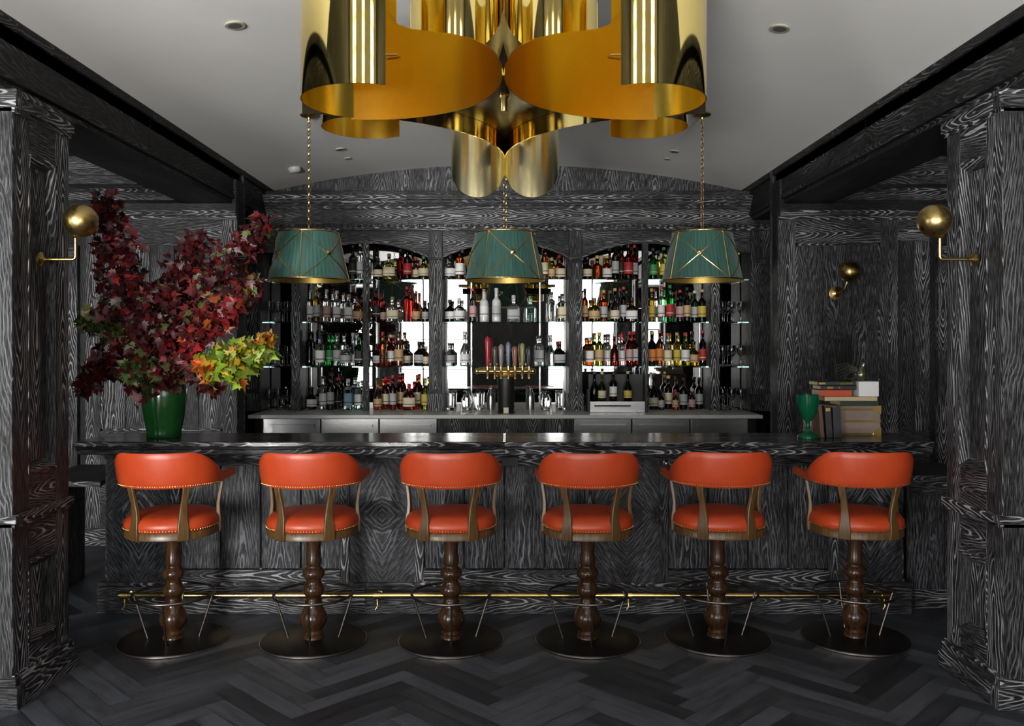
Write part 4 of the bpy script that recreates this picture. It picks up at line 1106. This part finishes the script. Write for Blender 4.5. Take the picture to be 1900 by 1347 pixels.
# ------------------------------------------------------------------ things on the right end of the bar
ZT = 1.0835
def right_end():
    GR = simple('emerald_glass', (0.003, 0.075, 0.032), 0.08, nz=0.1)
    t = MB()
    t.lathe([(0.001, 0), (0.060, 0), (0.062, 0.006), (0.055, 0.018), (0.030, 0.034), (0.014, 0.045), (0.012, 0.055), (0.020, 0.064), (0.012, 0.074), (0.011, 0.09), (0.018, 0.105), (0.040, 0.135), (0.056, 0.175), (0.064, 0.22), (0.066, 0.262), (0.063, 0.262), (0.058, 0.22), (0.04, 0.15), (0.001, 0.12)],
            GR, segs=36, caps=False)
    g = t.build('goblet'); g.location = (1.81, 5.20, ZT); tag(g, 'emerald green goblet at the right end of the bar, left of the books', 'goblet')
    def P(px, d): return (px-942)/F*d
    def Z(py, d): return H+(640-py)/F*d
    # brass cornered box
    BX = simple('brown_lacquer', (0.22, 0.17, 0.14), 0.2, nz=0.25, nscale=12)
    GL = simple('gilt_metal', (0.85, 0.60, 0.22), 0.25, 1.0)
    d = 5.38; x0, x1 = P(1500, d), P(1630, d); h = 0.185
    t = thing('brass_cornered_box', 'long lacquered box with brass bands and corners, behind the leaning books', 'box', ((x0+x1)/2, 5.41, ZT))
    w = (x1-x0)/2
    mb = MB(); mb.box(-w, w, -0.06, 0.07, 0, h, BX, 'x'); mb.build('box_body', t, bevel=0.003)
    for z_ in (0.004, 0.083, 0.155):
        mb = MB(); mb.box(-w-0.001, w+0.001, -0.0635, -0.055, z_, z_+0.012, GL); mb.build('brass_band', t)
    for (z0, z1) in ((0, 1), (1, 0)):
        for sx in (1,):
            mb = MB(); za = h if z0 else 0; zd = -1 if z0 else 1; q = 0.05; n = 8
            pts = [(sx*(w+0.002), za)]+[(sx*(w+0.002-q*math.cos(PI/2*i/n)), za+zd*q*math.sin(PI/2*i/n)) for i in range(n+1)]
            mb.face([(p[0], -0.066, p[1]) for p in pts], None, GL); mb.face([(p[0], -0.060, p[1]) for p in reversed(pts)], None, GL)
            for i in range(len(pts)):
                a, b = pts[i], pts[(i+1) % len(pts)]; mb.face([(a[0], -0.066, a[1]), (b[0], -0.066, b[1]), (b[0], -0.060, b[1]), (a[0], -0.060, a[1])], None, GL)
            mb.build('brass_corner', t)
    # books
    PG = simple('book_pages', (0.55, 0.47, 0.33), 0.8, nz=0.1, nscale=200)
    def book(name, label, loc, size, cov, spine_to='-y', rot=(0, 0, 0), bands=None):
        """lying flat: size = (length x, depth y, thickness z); spine faces the viewer"""
        L, D, T = size; t = thing('book', label, 'book', loc, group='books at the right end of the bar'); t.rotation_euler = rot
        mb = MB(); c = 0.003
        mb.box(-L/2, L/2, -D/2, D/2, 0, c, cov); mb.box(-L/2, L/2, -D/2, D/2, T-c, T, cov)
        if spine_to == '-y': mb.box(-L/2, L/2, -D/2, -D/2+c, c, T-c, cov)
        else: mb.box(-L/2, L/2, D/2-c, D/2, c, T-c, cov)
        mb.build('cover', t, bevel=0.0015)
        mb = MB(); mb.box(-L/2+0.004, L/2-0.004, -D/2+(c if spine_to == '-y' else 0.005), D/2-(0.005 if spine_to == '-y' else c), c, T-c, PG); mb.build('pages', t)
        if bands:
            mb = MB()
            for (a, b) in bands: mb.box(a, b, -D/2-0.0012, -D/2+0.001, T*0.25, T*0.75, GL)
            mb.build('gilt_lettering', t)
        return t
    D_ = 5.40
    BLK = simple('black_cloth', (0.012, 0.012, 0.012), 0.5); BGN = simple('dark_green_cloth', (0.010, 0.025, 0.014), 0.5); TAN = simple('tan_cloth', (0.42, 0.33, 0.20), 0.6)
    RED = simple('red_orange_cloth', (0.40, 0.06, 0.02), 0.45); BRN = simple('brown_leather', (0.07, 0.035, 0.015), 0.4); NAVY = simple('dark_cloth', (0.015, 0.015, 0.02), 0.5); MAR = simple('maroon_cloth', (0.10, 0.012, 0.012), 0.45)
    z = ZT+h
    xc = P(1584, D_)
    book('book', 'large dark green book lying directly on the brass cornered box', (xc, D_, z+0.001), (0.24, 0.18, 0.030), BGN); z += 0.031
    book('book', 'long tan book lying under the red book and white box', (P(1568, D_), D_, z+0.001), (0.325, 0.19, 0.026), TAN); z += 0.027
    zt = z
    book('book', 'red orange book, lowest of the three small stacked books', (P(1541, D_), D_-0.01, z+0.001), (0.20, 0.15, 0.040), RED); z += 0.041
    book('book', 'dark maroon book with gilt spine, middle of three small stacked books', (P(1546, D_), D_-0.01, z+0.001), (0.22, 0.15, 0.026), NAVY, bands=[(-0.07, -0.03), (0.0, 0.012)]); z += 0.027
    book('book', 'thin green book with gilt spine, topmost of the small stacked books', (P(1543, D_), D_-0.005, z+0.001), (0.24, 0.16, 0.024), BGN, bands=[(-0.11, -0.07), (0.02, 0.10)]); z += 0.025
    WH = simple('white_card', (0.62, 0.62, 0.62), 0.6)
    mb = MB(); mb.box(-0.062, 0.062, -0.06, 0.06, 0, 0.092, WH); o = mb.build('card_box', bevel=0.002); o.location = (P(1601, D_), D_-0.03, zt+0.001)
    tag(o, 'small plain white card box beside the small stacked books', 'box')
    # leaning and upright books before the box
    def upright(label, px, th, hgt, cov, lean, gilt=None):
        t = thing('book', label, 'book', (P(px, 5.27), 5.27, ZT+0.001), group='books at the right end of the bar'); t.rotation_euler = (0, lean, 0)
        mb = MB(); mb.box(-th/2, -th/2+0.003, -0.06, 0.06, 0, hgt, cov); mb.box(th/2-0.003, th/2, -0.06, 0.06, 0, hgt, cov); mb.box(-th/2+0.003, th/2-0.003, -0.06, -0.057, 0, hgt, cov); mb.build('cover', t, bevel=0.001)
        mb = MB(); mb.box(-th/2+0.003, th/2-0.003, -0.057, 0.055, 0.003, hgt-0.003, PG); mb.build('pages', t)
        if gilt:
            mb = MB(); mb.box(-th/2+0.004, th/2-0.004, -0.0612, -0.059, hgt*gilt[0], hgt*gilt[1], GL); mb.build('gilt_lettering', t)
    upright('thin brown leather book leaning right, leftmost of the upright books', 1520, 0.022, 0.200, BRN, math.radians(-5))
    upright('dark upright book with gilt spine title, between brown and black books', 1533, 0.036, 0.195, BLK, math.radians(-4), (0.82, 0.92))
    upright('plain black upright book, rightmost of the upright books', 1548, 0.048, 0.185, NAVY, math.radians(-2.5))
    # bird figurine
    DKM = simple('dark_patinated_metal', (0.13, 0.13, 0.12), 0.3, 0.8, nz=0.3); OLV = simple('olive_patina', (0.16, 0.16, 0.10), 0.25, 0.8)
    t = thing('bird_figurine', 'dark metal bird figurine with spread wings on top of the stacked books', 'figurine', (P(1592, D_), D_-0.02, zt+0.094))
    mb = MB(); mb.lathe([(0.001, 0), (0.016, 0.004), (0.030, 0.022), (0.034, 0.045), (0.026, 0.07), (0.014, 0.085), (0.012, 0.095), (0.016, 0.105), (0.012, 0.118), (0.001, 0.122)], OLV, segs=24, caps=False, M=Matrix.Rotation(0.25, 3, 'Y')); mb.build('body', t)
    mb = MB(); mb.lathe([(0.006, 0), (0.0005, 0.03)], DKM, (0.035, 0, 0.110), 10, M=Matrix.Rotation(1.7, 3, 'Y')); mb.build('beak', t)
    for s in (-1, 1):
        mb = MB(); 
        for k in range(6):
            a0 = Vector((s*0.012, 0.0, 0.075-k*0.004)); l = (0.145-k*0.012) if s < 0 else (0.085-k*0.008)
            tip = a0+Vector((s*l, 0.01*k, 0.02-0.016*k if s < 0 else -0.004-0.012*k)); md = a0.lerp(tip, 0.45)+Vector((0, 0, 0.026))
            mb.tube([tuple(a0), tuple(md), tuple(tip)], [0.012, 0.012, 0.004], DKM, 8, flat=0.5)
        mb.build('wing', t)
    mb = MB()
    mb.tube([(-0.01, 0, 0.02), (-0.05, 0, 0.012), (-0.09, 0, 0.016)], [0.012, 0.014, 0.010], DKM, 8, flat=0.4); mb.build('tail', t)
right_end()

# ------------------------------------------------------------------ bottles
GLS = {
 'dark': ((0.03, 0.025, 0.02), 'black'), 'amber': ((0.30, 0.075, 0.012), 'amber'), 'red': ((0.17, 0.010, 0.008), 'dark red'), 'orange': ((0.50, 0.13, 0.02), 'orange'),
 'clear': ((0.95, 0.97, 0.97), 'clear'), 'green': ((0.02, 0.42, 0.07), 'green'), 'dgreen': ((0.02, 0.10, 0.03), 'dark green'), 'pale': ((0.72, 0.93, 0.86), 'pale green'),
 'yellow': ((0.50, 0.34, 0.05), 'yellow'), 'brown': ((0.20, 0.06, 0.02), 'brown'), 'pink': ((0.6, 0.28, 0.22), 'pink'), 'olive': ((0.40, 0.42, 0.08), 'olive'), 'white': None, 'blue': ((0.08, 0.07, 0.30), 'blue violet')}
LBL = {'cream': (0.80, 0.72, 0.50), 'white': (0.86, 0.86, 0.84), 'grey': (0.48, 0.49, 0.50), 'tan': (0.64, 0.43, 0.22), 'red': (0.50, 0.03, 0.03), 'green': (0.05, 0.30, 0.10), 'orange': (0.70, 0.24, 0.05),
       'yellow': (0.68, 0.52, 0.08), 'pink': (0.60, 0.36, 0.34), 'black': (0.02, 0.02, 0.02), 'blue': (0.20, 0.35, 0.50)}
CAPS = {'black': (0.01, 0.01, 0.01), 'red': (0.45, 0.02, 0.02), 'gold': (0.6, 0.42, 0.12), 'white': (0.6, 0.6, 0.6), 'cork': (0.30, 0.18, 0.09), 'green': (0.02, 0.20, 0.06), 'silver': (0.5, 0.5, 0.5), 'blue': (0.05, 0.05, 0.25)}
def gm(g):
    if g == 'white': return simple('white_ceramic', (0.70, 0.70, 0.69), 0.25)
    return glass('bottle_glass_'+g, GLS[g][0], 0.02, 1.36)
# shape: body radius, body height, shoulder height, neck radius, total height, cross-section power, word, label band, y squash
SHP = {
 'tall': (0.036, 0.175, 0.215, 0.0135, 0.290, 2, 'straight', (0.045, 0.140), 1),
 'slim': (0.030, 0.190, 0.235, 0.012, 0.310, 2, 'slim', (0.05, 0.150), 1),
 'bell': (0.038, 0.110, 0.200, 0.0125, 0.290, 2, 'long-necked', (0.030, 0.100), 1),
 'squat': (0.047, 0.105, 0.145, 0.015, 0.205, 2, 'squat', (0.030, 0.095), 1),
 'square': (0.036, 0.165, 0.195, 0.0145, 0.255, 5, 'square', (0.035, 0.135), 1),
 'flask': (0.052, 0.115, 0.160, 0.014, 0.225, 3, 'broad', (0.030, 0.105), 0.6),
 'small': (0.027, 0.095, 0.130, 0.011, 0.180, 2, 'small', (0.025, 0.085), 1),
}
MCACHE = {}
def bottle_meshes(sh, g, l, c):
    key = (sh, g, l, c)
    if key in MCACHE: return MCACHE[key]
    r, hb, hs, rn, ht, pw, _, (l0, l1), sq = SHP[sh]
    gl = gm(g)
    b = MB(); 
    pr = [(0.001, 0.004), (r*0.7, 0.004), (r*0.86, 0.0), (r*0.97, 0.003), (r, 0.012), (r, hb)]
    for i in range(1, 7):
        f = i/6; e = 0.5-0.5*math.cos(PI*f); pr.append((r+(rn-r)*e, hb+(hs-hb)*(f if sh != 'bell' else f)))
    pr += [(rn, ht-0.034), (rn+0.002, ht-0.032), (rn+0.002, ht-0.026), (0.001, ht-0.026)]
    segs = 20
    b.lathe(pr, gl, segs=segs, power=pw, sy=sq, caps=False)
    ob = b.build('bottle'); bm_ = ob.data; bpy.data.objects.remove(ob)
    cm = simple('cap_'+c, CAPS[c], 0.4)
    b = MB(); b.lathe([(0.001, ht-0.026), (rn+0.0015, ht-0.026), (rn+0.0025, ht-0.024), (rn+0.0025, ht-0.002), (rn, ht), (0.001, ht)], cm, segs=14, caps=False)
    ob = b.build('cap'); cmx = ob.data; bpy.data.objects.remove(ob)
    lmx = None
    if l:
        lm = simple('label_'+l, LBL[l], 0.6); ac = simple('label_print_'+('dark' if l not in ('black', 'red', 'green') else 'light'), (0.10, 0.08, 0.07) if l not in ('black', 'red', 'green') else (0.6, 0.55, 0.4), 0.6)
        b = MB(); e = 0.0009
        zs = [l0, l0+(l1-l0)*0.22, l0+(l1-l0)*0.30, l0+(l1-l0)*0.60, l0+(l1-l0)*0.68, l1]
        for i in range(5):
            b.lathe([(r+e, zs[i]), (r+e, zs[i+1])], ac if i in (1,) else lm, segs=segs, power=pw, sy=sq, caps=False)
        ob = b.build('label'); lmx = ob.data; bpy.data.objects.remove(ob)
    MCACHE[key] = (bm_, cmx, lmx); return MCACHE[key]
NTH = ['first', 'second', 'third', 'fourth', 'fifth', 'sixth', 'seventh', 'eighth', 'ninth', 'tenth']
ROWN = {'C': 'on the counter', 0: 'lowest glass shelf', 1: 'middle glass shelf', 2: 'top glass shelf'}
BAYN = {'A': 'far left bay', 'B': 'inner left bay', 'M': 'middle bay', 'D': 'inner right bay', 'E': 'far right bay'}
# (pixel x, shape, glass, label, cap)
BOT = {
 ('A', 2): [(655, 'tall', 'dark', 'black', 'black'), (669, 'slim', 'clear', 'white', 'silver')],
 ('A', 1): [(572, 'tall', 'clear', 'white', 'silver'), (587, 'slim', 'yellow', 'grey', 'gold'), (606, 'tall', 'clear', 'pink', 'white'), (625, 'tall', 'clear', 'white', 'silver'), (647, 'square', 'clear', 'white', 'cork'), (668, 'squat', 'orange', 'tan', 'black')],
 ('A', 0): [(569, 'slim', 'dark', None, 'black'), (580, 'slim', 'dark', 'grey', 'black'), (594, 'square', 'clear', 'white', 'blue'), (611, 'tall', 'green', 'green', 'black'), (626, 'tall', 'clear', 'grey', 'black'), (641, 'squat', 'clear', 'grey', 'black'), (655, 'bell', 'clear', 'white', 'white'), (669, 'square', 'dgreen', 'black', 'green')],
 ('A', 'C'): [(575, 'squat', 'dark', 'white', 'black'), (600, 'tall', 'clear', 'white', 'black'), (613, 'slim', 'dark', 'grey', 'black'), (626, 'tall', 'dark', 'black', 'red'), (646, 'square', 'pale', 'blue', 'silver'), (665, 'square', 'pale', 'white', 'silver')],
 ('B', 2): [(700, 'squat', 'dark', 'cream', 'black'), (722, 'flask', 'olive', 'cream', 'cork'), (743, 'tall', 'red', None, 'black'), (756, 'tall', 'dark', 'red', 'black'), (771, 'squat', 'pink', 'cream', 'red'), (790, 'squat', 'yellow', 'cream', 'green')],
 ('B', 1): [(695, 'tall', 'red', 'black', 'black'), (711, 'small', 'red', 'pink', 'red'), (728, 'flask', 'clear', 'cream', 'cork'), (755, 'slim', 'red', None, 'red'), (772, 'bell', 'brown', 'tan', 'cork'), (789, 'small', 'dark', 'grey', 'black')],
 ('B', 0): [(697, 'squat', 'red', 'grey', 'black'), (710, 'slim', 'orange', None, 'red'), (725, 'tall', 'red', 'white', 'white'), (740, 'tall', 'pink', 'tan', 'black'), (753, 'squat', 'dark', 'cream', 'black'), (778, 'squat', 'dark', 'grey', 'black'), (793, 'small', 'orange', 'cream', 'silver')],
 ('B', 'C'): [(701, 'bell', 'amber', 'tan', 'black'), (715, 'tall', 'red', 'cream', 'red'), (729, 'slim', 'red', 'grey', 'red'), (743, 'slim', 'red', 'tan', 'black'), (759, 'flask', 'red', 'cream', 'red'), (774, 'slim', 'brown', 'cream', 'red'), (789, 'tall', 'olive', 'yellow', 'cork')],
 ('M', 2): [(833, 'squat', 'clear', 'white', 'black'), (853, 'tall', 'orange', 'white', 'white'), (1011, 'slim', 'brown', 'cream', 'red'), (1024, 'small', 'yellow', 'tan', 'gold'), (1041, 'flask', 'amber', 'cream', 'red')],
 ('M', 1): [(832, 'squat', 'dark', 'white', 'black'), (852, 'squat', 'clear', 'white', 'white'), (877, 'slim', 'dark', 'pink', 'red'), (898, 'tall', 'white', 'white', 'cork'), (921, 'tall', 'white', 'grey', 'white'), (953, 'flask', 'clear', 'grey', 'silver'), (984, 'flask', 'pale', None, 'green'), (1023, 'square', 'clear', None, 'black'), (1043, 'square', 'clear', 'cream', 'black')],
 ('M', 0): [(832, 'squat', 'clear', 'grey', 'black'), (862, 'bell', 'clear', 'white', 'white'), (1001, 'square', 'clear', 'grey', 'black'), (1022, 'bell', 'clear', None, 'silver'), (1045, 'flask', 'dark', 'grey', 'red')],
 ('D', 2): [(1090, 'squat', 'dark', 'cream', 'black'), (1108, 'squat', 'orange', None, 'gold'), (1126, 'flask', 'orange', 'white', 'gold'), (1142, 'slim', 'dark', 'grey', 'silver'), (1153, 'slim', 'brown', 'black', 'black'), (1166, 'tall', 'red', 'red', 'black'), (1180, 'slim', 'red', 'grey', 'red')],
 ('D', 1): [(1084, 'slim', 'amber', 'tan', 'black'), (1103, 'squat', 'yellow', 'tan', 'cork'), (1120, 'tall', 'orange', 'grey', 'gold'), (1141, 'bell', 'dark', 'cream', 'gold'), (1157, 'slim', 'dark', 'grey', 'red'), (1181, 'flask', 'brown', 'white', 'black')],
 ('D', 0): [(1094, 'square', 'orange', 'white', 'white'), (1112, 'tall', 'olive', 'tan', 'gold'), (1127, 'tall', 'clear', 'white', 'black'), (1140, 'bell', 'red', None, 'silver'), (1153, 'tall', 'clear', 'white', 'red'), (1168, 'slim', 'red', 'pink', 'red'), (1182, 'tall', 'red', 'white', 'red')],
 ('E', 2): [(1212, 'tall', 'dgreen', 'green', 'black'), (1232, 'tall', 'olive', 'yellow', 'green'), (1252, 'slim', 'dark', 'white', 'black'), (1273, 'slim', 'clear', 'grey', 'black'), (1305, 'tall', 'dark', 'grey', 'black')],
 ('E', 1): [(1209, 'slim', 'yellow', 'yellow', 'gold'), (1227, 'slim', 'clear', 'white', 'red'), (1243, 'slim', 'green', 'red', 'green'), (1262, 'tall', 'dark', 'pink', 'red'), (1275, 'slim', 'dark', 'tan', 'black'), (1289, 'tall', 'dgreen', 'grey', 'white'), (1304, 'tall', 'dark', 'yellow', 'gold')],
 ('E', 0): [(1210, 'tall', 'dark', 'orange', 'gold'), (1224, 'slim', 'brown', 'orange', 'cork'), (1239, 'tall', 'clear', 'cream', 'red'), (1256, 'slim', 'yellow', 'yellow', 'gold'), (1272, 'tall', 'olive', 'white', 'red'), (1287, 'squat', 'yellow', 'tan', 'black'), (1304, 'slim', 'dark', 'red', 'red')],
 ('E', 'C'): [(1213, 'bell', 'dark', 'cream', 'black'), (1227, 'small', 'dark', 'grey', 'black'), (1240, 'tall', 'dark', 'cream', 'gold'), (1253, 'small', 'orange', 'tan', 'red'), (1268, 'tall', 'dark', 'grey', 'black'), (1284, 'small', 'brown', 'pink', 'white'), (1297, 'tall', 'dark', 'grey', 'black')],
}
BAYX = {'A': (-1.89, -1.327), 'B': (-1.268, -0.712), 'M': (-0.583, 0.583), 'D': (0.712, 1.268), 'E': (1.327, 1.89)}
def put_bottle(x, y, z, sh, g, l, c, label, group, rz=None, sc_=1.0):
    bm_, cmx, lmx = bottle_meshes(sh, g, l, c)
    o = bpy.data.objects.new('bottle', bm_); COL.objects.link(o); o.location = (x, y, z); o.rotation_euler = (0, 0, rz if rz is not None else R.uniform(-0.25, 0.25)); o.scale = (sc_,)*3
    tag(o, label, 'bottle', group)
    q = bpy.data.objects.new('cap', cmx); COL.objects.link(q); q.parent = o
    if lmx: q = bpy.data.objects.new('label', lmx); COL.objects.link(q); q.parent = o
    return o
def an(w): return w
for (bay, row), lst in BOT.items():
    z = (ZC if row == 'C' else SH[row])+0.0006
    py_, px_, pr_ = 8.16, -99, 0
    for i, (px, sh, g, l, c) in enumerate(lst):
        lo, hi = BAYX[bay]; r = SHP[sh][0]*(1.28 if SHP[sh][5] > 2 else 1.14)
        y = 8.16+R.uniform(-0.02, 0.02)
        if (px-942)/F*8.16-px_ < r+pr_+0.006: y = 8.225 if py_ < 8.15 else 8.10
        s = F/y; x = (px-942)/s; px_, py_, pr_ = x, y, r
        x = min(max(x, lo+CX+r+0.004), hi+CX-r-0.004)
        gw = 'white' if g == 'white' else GLS[g][1]
        place = ('on the counter' if row == 'C' else ROWN[row])
        lab = f"{SHP[sh][6]} {gw} bottle" + (f" with {l} label" if l else " without label") + f", {NTH[i]} from left, {place}, {BAYN[bay]}"
        put_bottle(x, y, z, sh, g, l, c, lab, f"bottles in the {BAYN[bay]} of the back bar", sc_=R.uniform(1.02, 1.14))

def dispenser():
    x = (1142-942)/F*7.95
    t = thing('bottle_dispenser', 'black open-fronted dispenser with steel base holding liqueur bottles', 'dispenser', (x, 7.80, ZC))
    mb = MB(); mb.box(-0.25, 0.25, 0, 0.15, 0.0, 0.10, STEEL); mb.box(-0.21, 0.12, -0.004, 0.002, 0.052, 0.066, BLACK); mb.build('steel_base', t, bevel=0.003)
    mb = MB(); mb.box(-0.25, 0.25, 0.135, 0.150, 0.10, 0.34, BLACK); mb.box(-0.27, -0.25, 0.0, 0.15, 0.0, 0.20, BLACK); mb.box(0.25, 0.27, 0.0, 0.15, 0.0, 0.34, BLACK); mb.build('housing', t)
    for px, sh, g, l, c, w_ in ((1103, 'bell', 'dark', None, 'blue', 'black bottle with blue cap, leftmost in the open dispenser'), (1117, 'bell', 'olive', 'cream', 'white', 'pale olive bottle with cream label standing in the open dispenser'),
                            (1138, 'tall', 'brown', 'white', 'black', 'dark brown bottle with white label in the middle of the dispenser'), (1165, 'bell', 'dark', 'yellow', 'gold', 'yellow labelled bottle at the right of the open dispenser')):
        put_bottle((px-942)/F*7.87, 7.87, ZC+0.1006, sh, g, l, c, w_, 'bottles in the dispenser', sc_=0.93)
dispenser()

# ------------------------------------------------------------------ beer tap tower
def taps():
    t = thing('beer_tap_tower', 'black beer tap tower with gold crossbar and coloured tap handles', 'beer tap', ((939-942)/F*7.72, 7.72, ZC))
    mb = MB(); mb.lathe([(0.080, 0), (0.080, 0.012), (0.070, 0.02), (0.073, 0.05), (0.078, 0.30), (0.080, 0.325)], BLACK, segs=32); mb.build('column', t)
    mb = MB(); mb.lathe([(0.082, 0.325), (0.088, 0.332), (0.082, 0.345), (0.05, 0.352), (0.03, 0.36)], BRASS, segs=32)
    mb.tube([(-0.26, 0, 0.375), (0.24, 0, 0.375)], 0.022, BRASS, 16)
    for x in (-0.26, 0.24): mb.sphere((x, 0, 0.375), 0.028, BRASS, 16)
    mb.build('crossbar', t)
    cols = [(-0.165, (0.50, 0.02, 0.05), 0.27, 'handle'), (-0.10, (0.10, 0.08, 0.06), 0.18, ''), (-0.045, (0.30, 0.24, 0.26), 0.20, ''), (0.02, (0.18, 0.22, 0.30), 0.22, ''), (0.08, (0.35, 0.12, 0.06), 0.18, ''), (0.145, (0.30, 0.28, 0.10), 0.21, ''), (0.205, (0.03, 0.03, 0.04), 0.18, '')]
    for i, (x, c, h, _) in enumerate(cols):
        mb = MB(); mb.tube([(x, -0.02, 0.375), (x, -0.06, 0.375), (x, -0.075, 0.35), (x, -0.078, 0.31)], 0.010, BRASS, 10); mb.lathe([(0.009, 0.38), (0.009, 0.42)], BRASS, (x, -0.045, 0), 10)
        tp = mb.build('tap', t)
        m = simple(f'tap_handle_paint_{i}', c, 0.3); mb = MB()
        mb.lathe([(0.008, 0.42), (0.013, 0.44), (0.017, 0.42+h*0.5), (0.022, 0.42+h*0.82), (0.018, 0.42+h*0.92), (0.001, 0.42+h)], m, (x, -0.045, 0), 14, caps=False); mb.build('handle', tp)
    mb = MB(); CREAM = simple('label_cream', LBL['cream'], 0.6); mb.box(-0.022, 0.022, -0.083, -0.079, 0.005, 0.055, CREAM); mb.build('price_card', t)
taps()

# counter glassware, candles
def glassware():
    CG = CLEAR
    def mk(kind):
        mb = MB()
        if kind == 'mixing_glass': mb.lathe([(0.001, 0), (0.040, 0), (0.044, 0.01), (0.047, 0.155), (0.044, 0.155), (0.040, 0.02), (0.001, 0.018)], CG, segs=24, caps=False)
        elif kind == 'glass_jar': mb.lathe([(0.001, 0), (0.036, 0), (0.048, 0.02), (0.050, 0.10), (0.030, 0.14), (0.024, 0.16), (0.033, 0.175), (0.030, 0.175), (0.021, 0.16), (0.027, 0.138), (0.046, 0.098), (0.044, 0.022), (0.001, 0.015)], CG, segs=24, caps=False)
        elif kind == 'cocktail_shaker': mb.lathe([(0.001, 0), (0.036, 0), (0.040, 0.12), (0.034, 0.155), (0.020, 0.175), (0.018, 0.20), (0.001, 0.205)], STEEL, segs=24, caps=False)
        return mb.build(kind)
    items = [(834, 'mixing_glass', 'tall clear mixing glass, leftmost on the middle counter'), (866, 'glass_jar', 'clear waisted glass jar on the counter, left of the tap tower'), (888, 'mixing_glass', 'clear mixing glass on the counter, second left of the tap tower'),
             (911, 'cocktail_shaker', 'steel shaker standing just left of the black tap tower'), (984, 'cocktail_shaker', 'steel shaker standing just right of the black tap tower'), (1012, 'glass_jar', 'clear waisted glass jar on the counter, right of the tap tower'), (1044, 'mixing_glass', 'tall clear mixing glass, rightmost on the middle counter')]
    for px, k, lab in items:
        o = mk(k); y = 8.12; o.location = ((px-942)/F*y, y, ZC+0.0006); tag(o, lab, {'mixing_glass': 'glass', 'glass_jar': 'jar', 'cocktail_shaker': 'shaker'}[k], 'bar tools on the back counter')
    W = simple('candle_wax', (0.75, 0.73, 0.68), 0.5)
    for px, lab in ((851, 'short white candle on the back counter, left of the taps'), (1028, 'short white candle on the back counter, right of the taps')):
        mb = MB(); mb.lathe([(0.020, 0), (0.021, 0.002), (0.021, 0.066), (0.019, 0.068), (0.001, 0.066)], W, segs=20); o = mb.build('candle'); y = 7.9; o.location = ((px-942)/F*y, y, ZC+0.0006); tag(o, lab, 'candle', 'white candles')
        mb = MB(); mb.tube([(0, 0, 0.064), (0, 0, 0.074)], 0.0012, BLACK, 6); mb.build('wick', o)
    # stemmed glasses in the end columns
    mb = MB(); mb.lathe([(0.001, 0), (0.031, 0), (0.032, 0.002), (0.006, 0.008), (0.0035, 0.02), (0.0035, 0.085), (0.012, 0.095), (0.030, 0.118), (0.036, 0.150), (0.030, 0.195), (0.0285, 0.195), (0.034, 0.150), (0.028, 0.120), (0.010, 0.099), (0.001, 0.096)], CG, segs=18, caps=False)
    wg = mb.build('wine_glass'); first = True
    mb = MB(); mb.lathe([(0.001, 0), (0.028, 0), (0.030, 0.004), (0.034, 0.10), (0.0325, 0.10), (0.027, 0.010), (0.001, 0.008)], CG, segs=18, caps=False)
    tb = mb.build('tumbler'); firstt = True
    RN = {ZC: 'lower counter row', SH[0]: 'lowest shelf', SH[1]: 'middle shelf', SH[2]: 'top shelf'}
    for s, nm in ((-1, 'left'), (1, 'right')):
        for z in (ZC, SH[0], SH[1]):
            for ry, rw in ((8.08, 'front'), (8.20, 'back')):
                for k in range(3):
                    x = s*2.125+CX+(k-1)*0.085+(0.02 if rw == 'back' else -0.005)
                    pos = ('left', 'middle', 'right')[k]
                    if rw == 'front' and z == SH[1] and False: continue
                    o = wg if first else wg.copy()
                    if not first: COL.objects.link(o)
                    first = False
                    o.location = (x, ry, z+0.0006); tag(o, f'{pos} stemmed glass in the {rw} row, {RN[z]}, {nm} end column', 'glass', f'stemmed glasses in the {nm} end column')
        for k in range(3):
            o = tb if firstt else tb.copy()
            if not firstt: COL.objects.link(o)
            firstt = False
            o.location = (s*2.125+CX+(k-1)*0.08, 8.12, SH[2]+0.0006); tag(o, f"{('left', 'middle', 'right')[k]} tumbler on the top shelf, {nm} end column", 'glass', f'tumblers in the {nm} end column')
glassware()
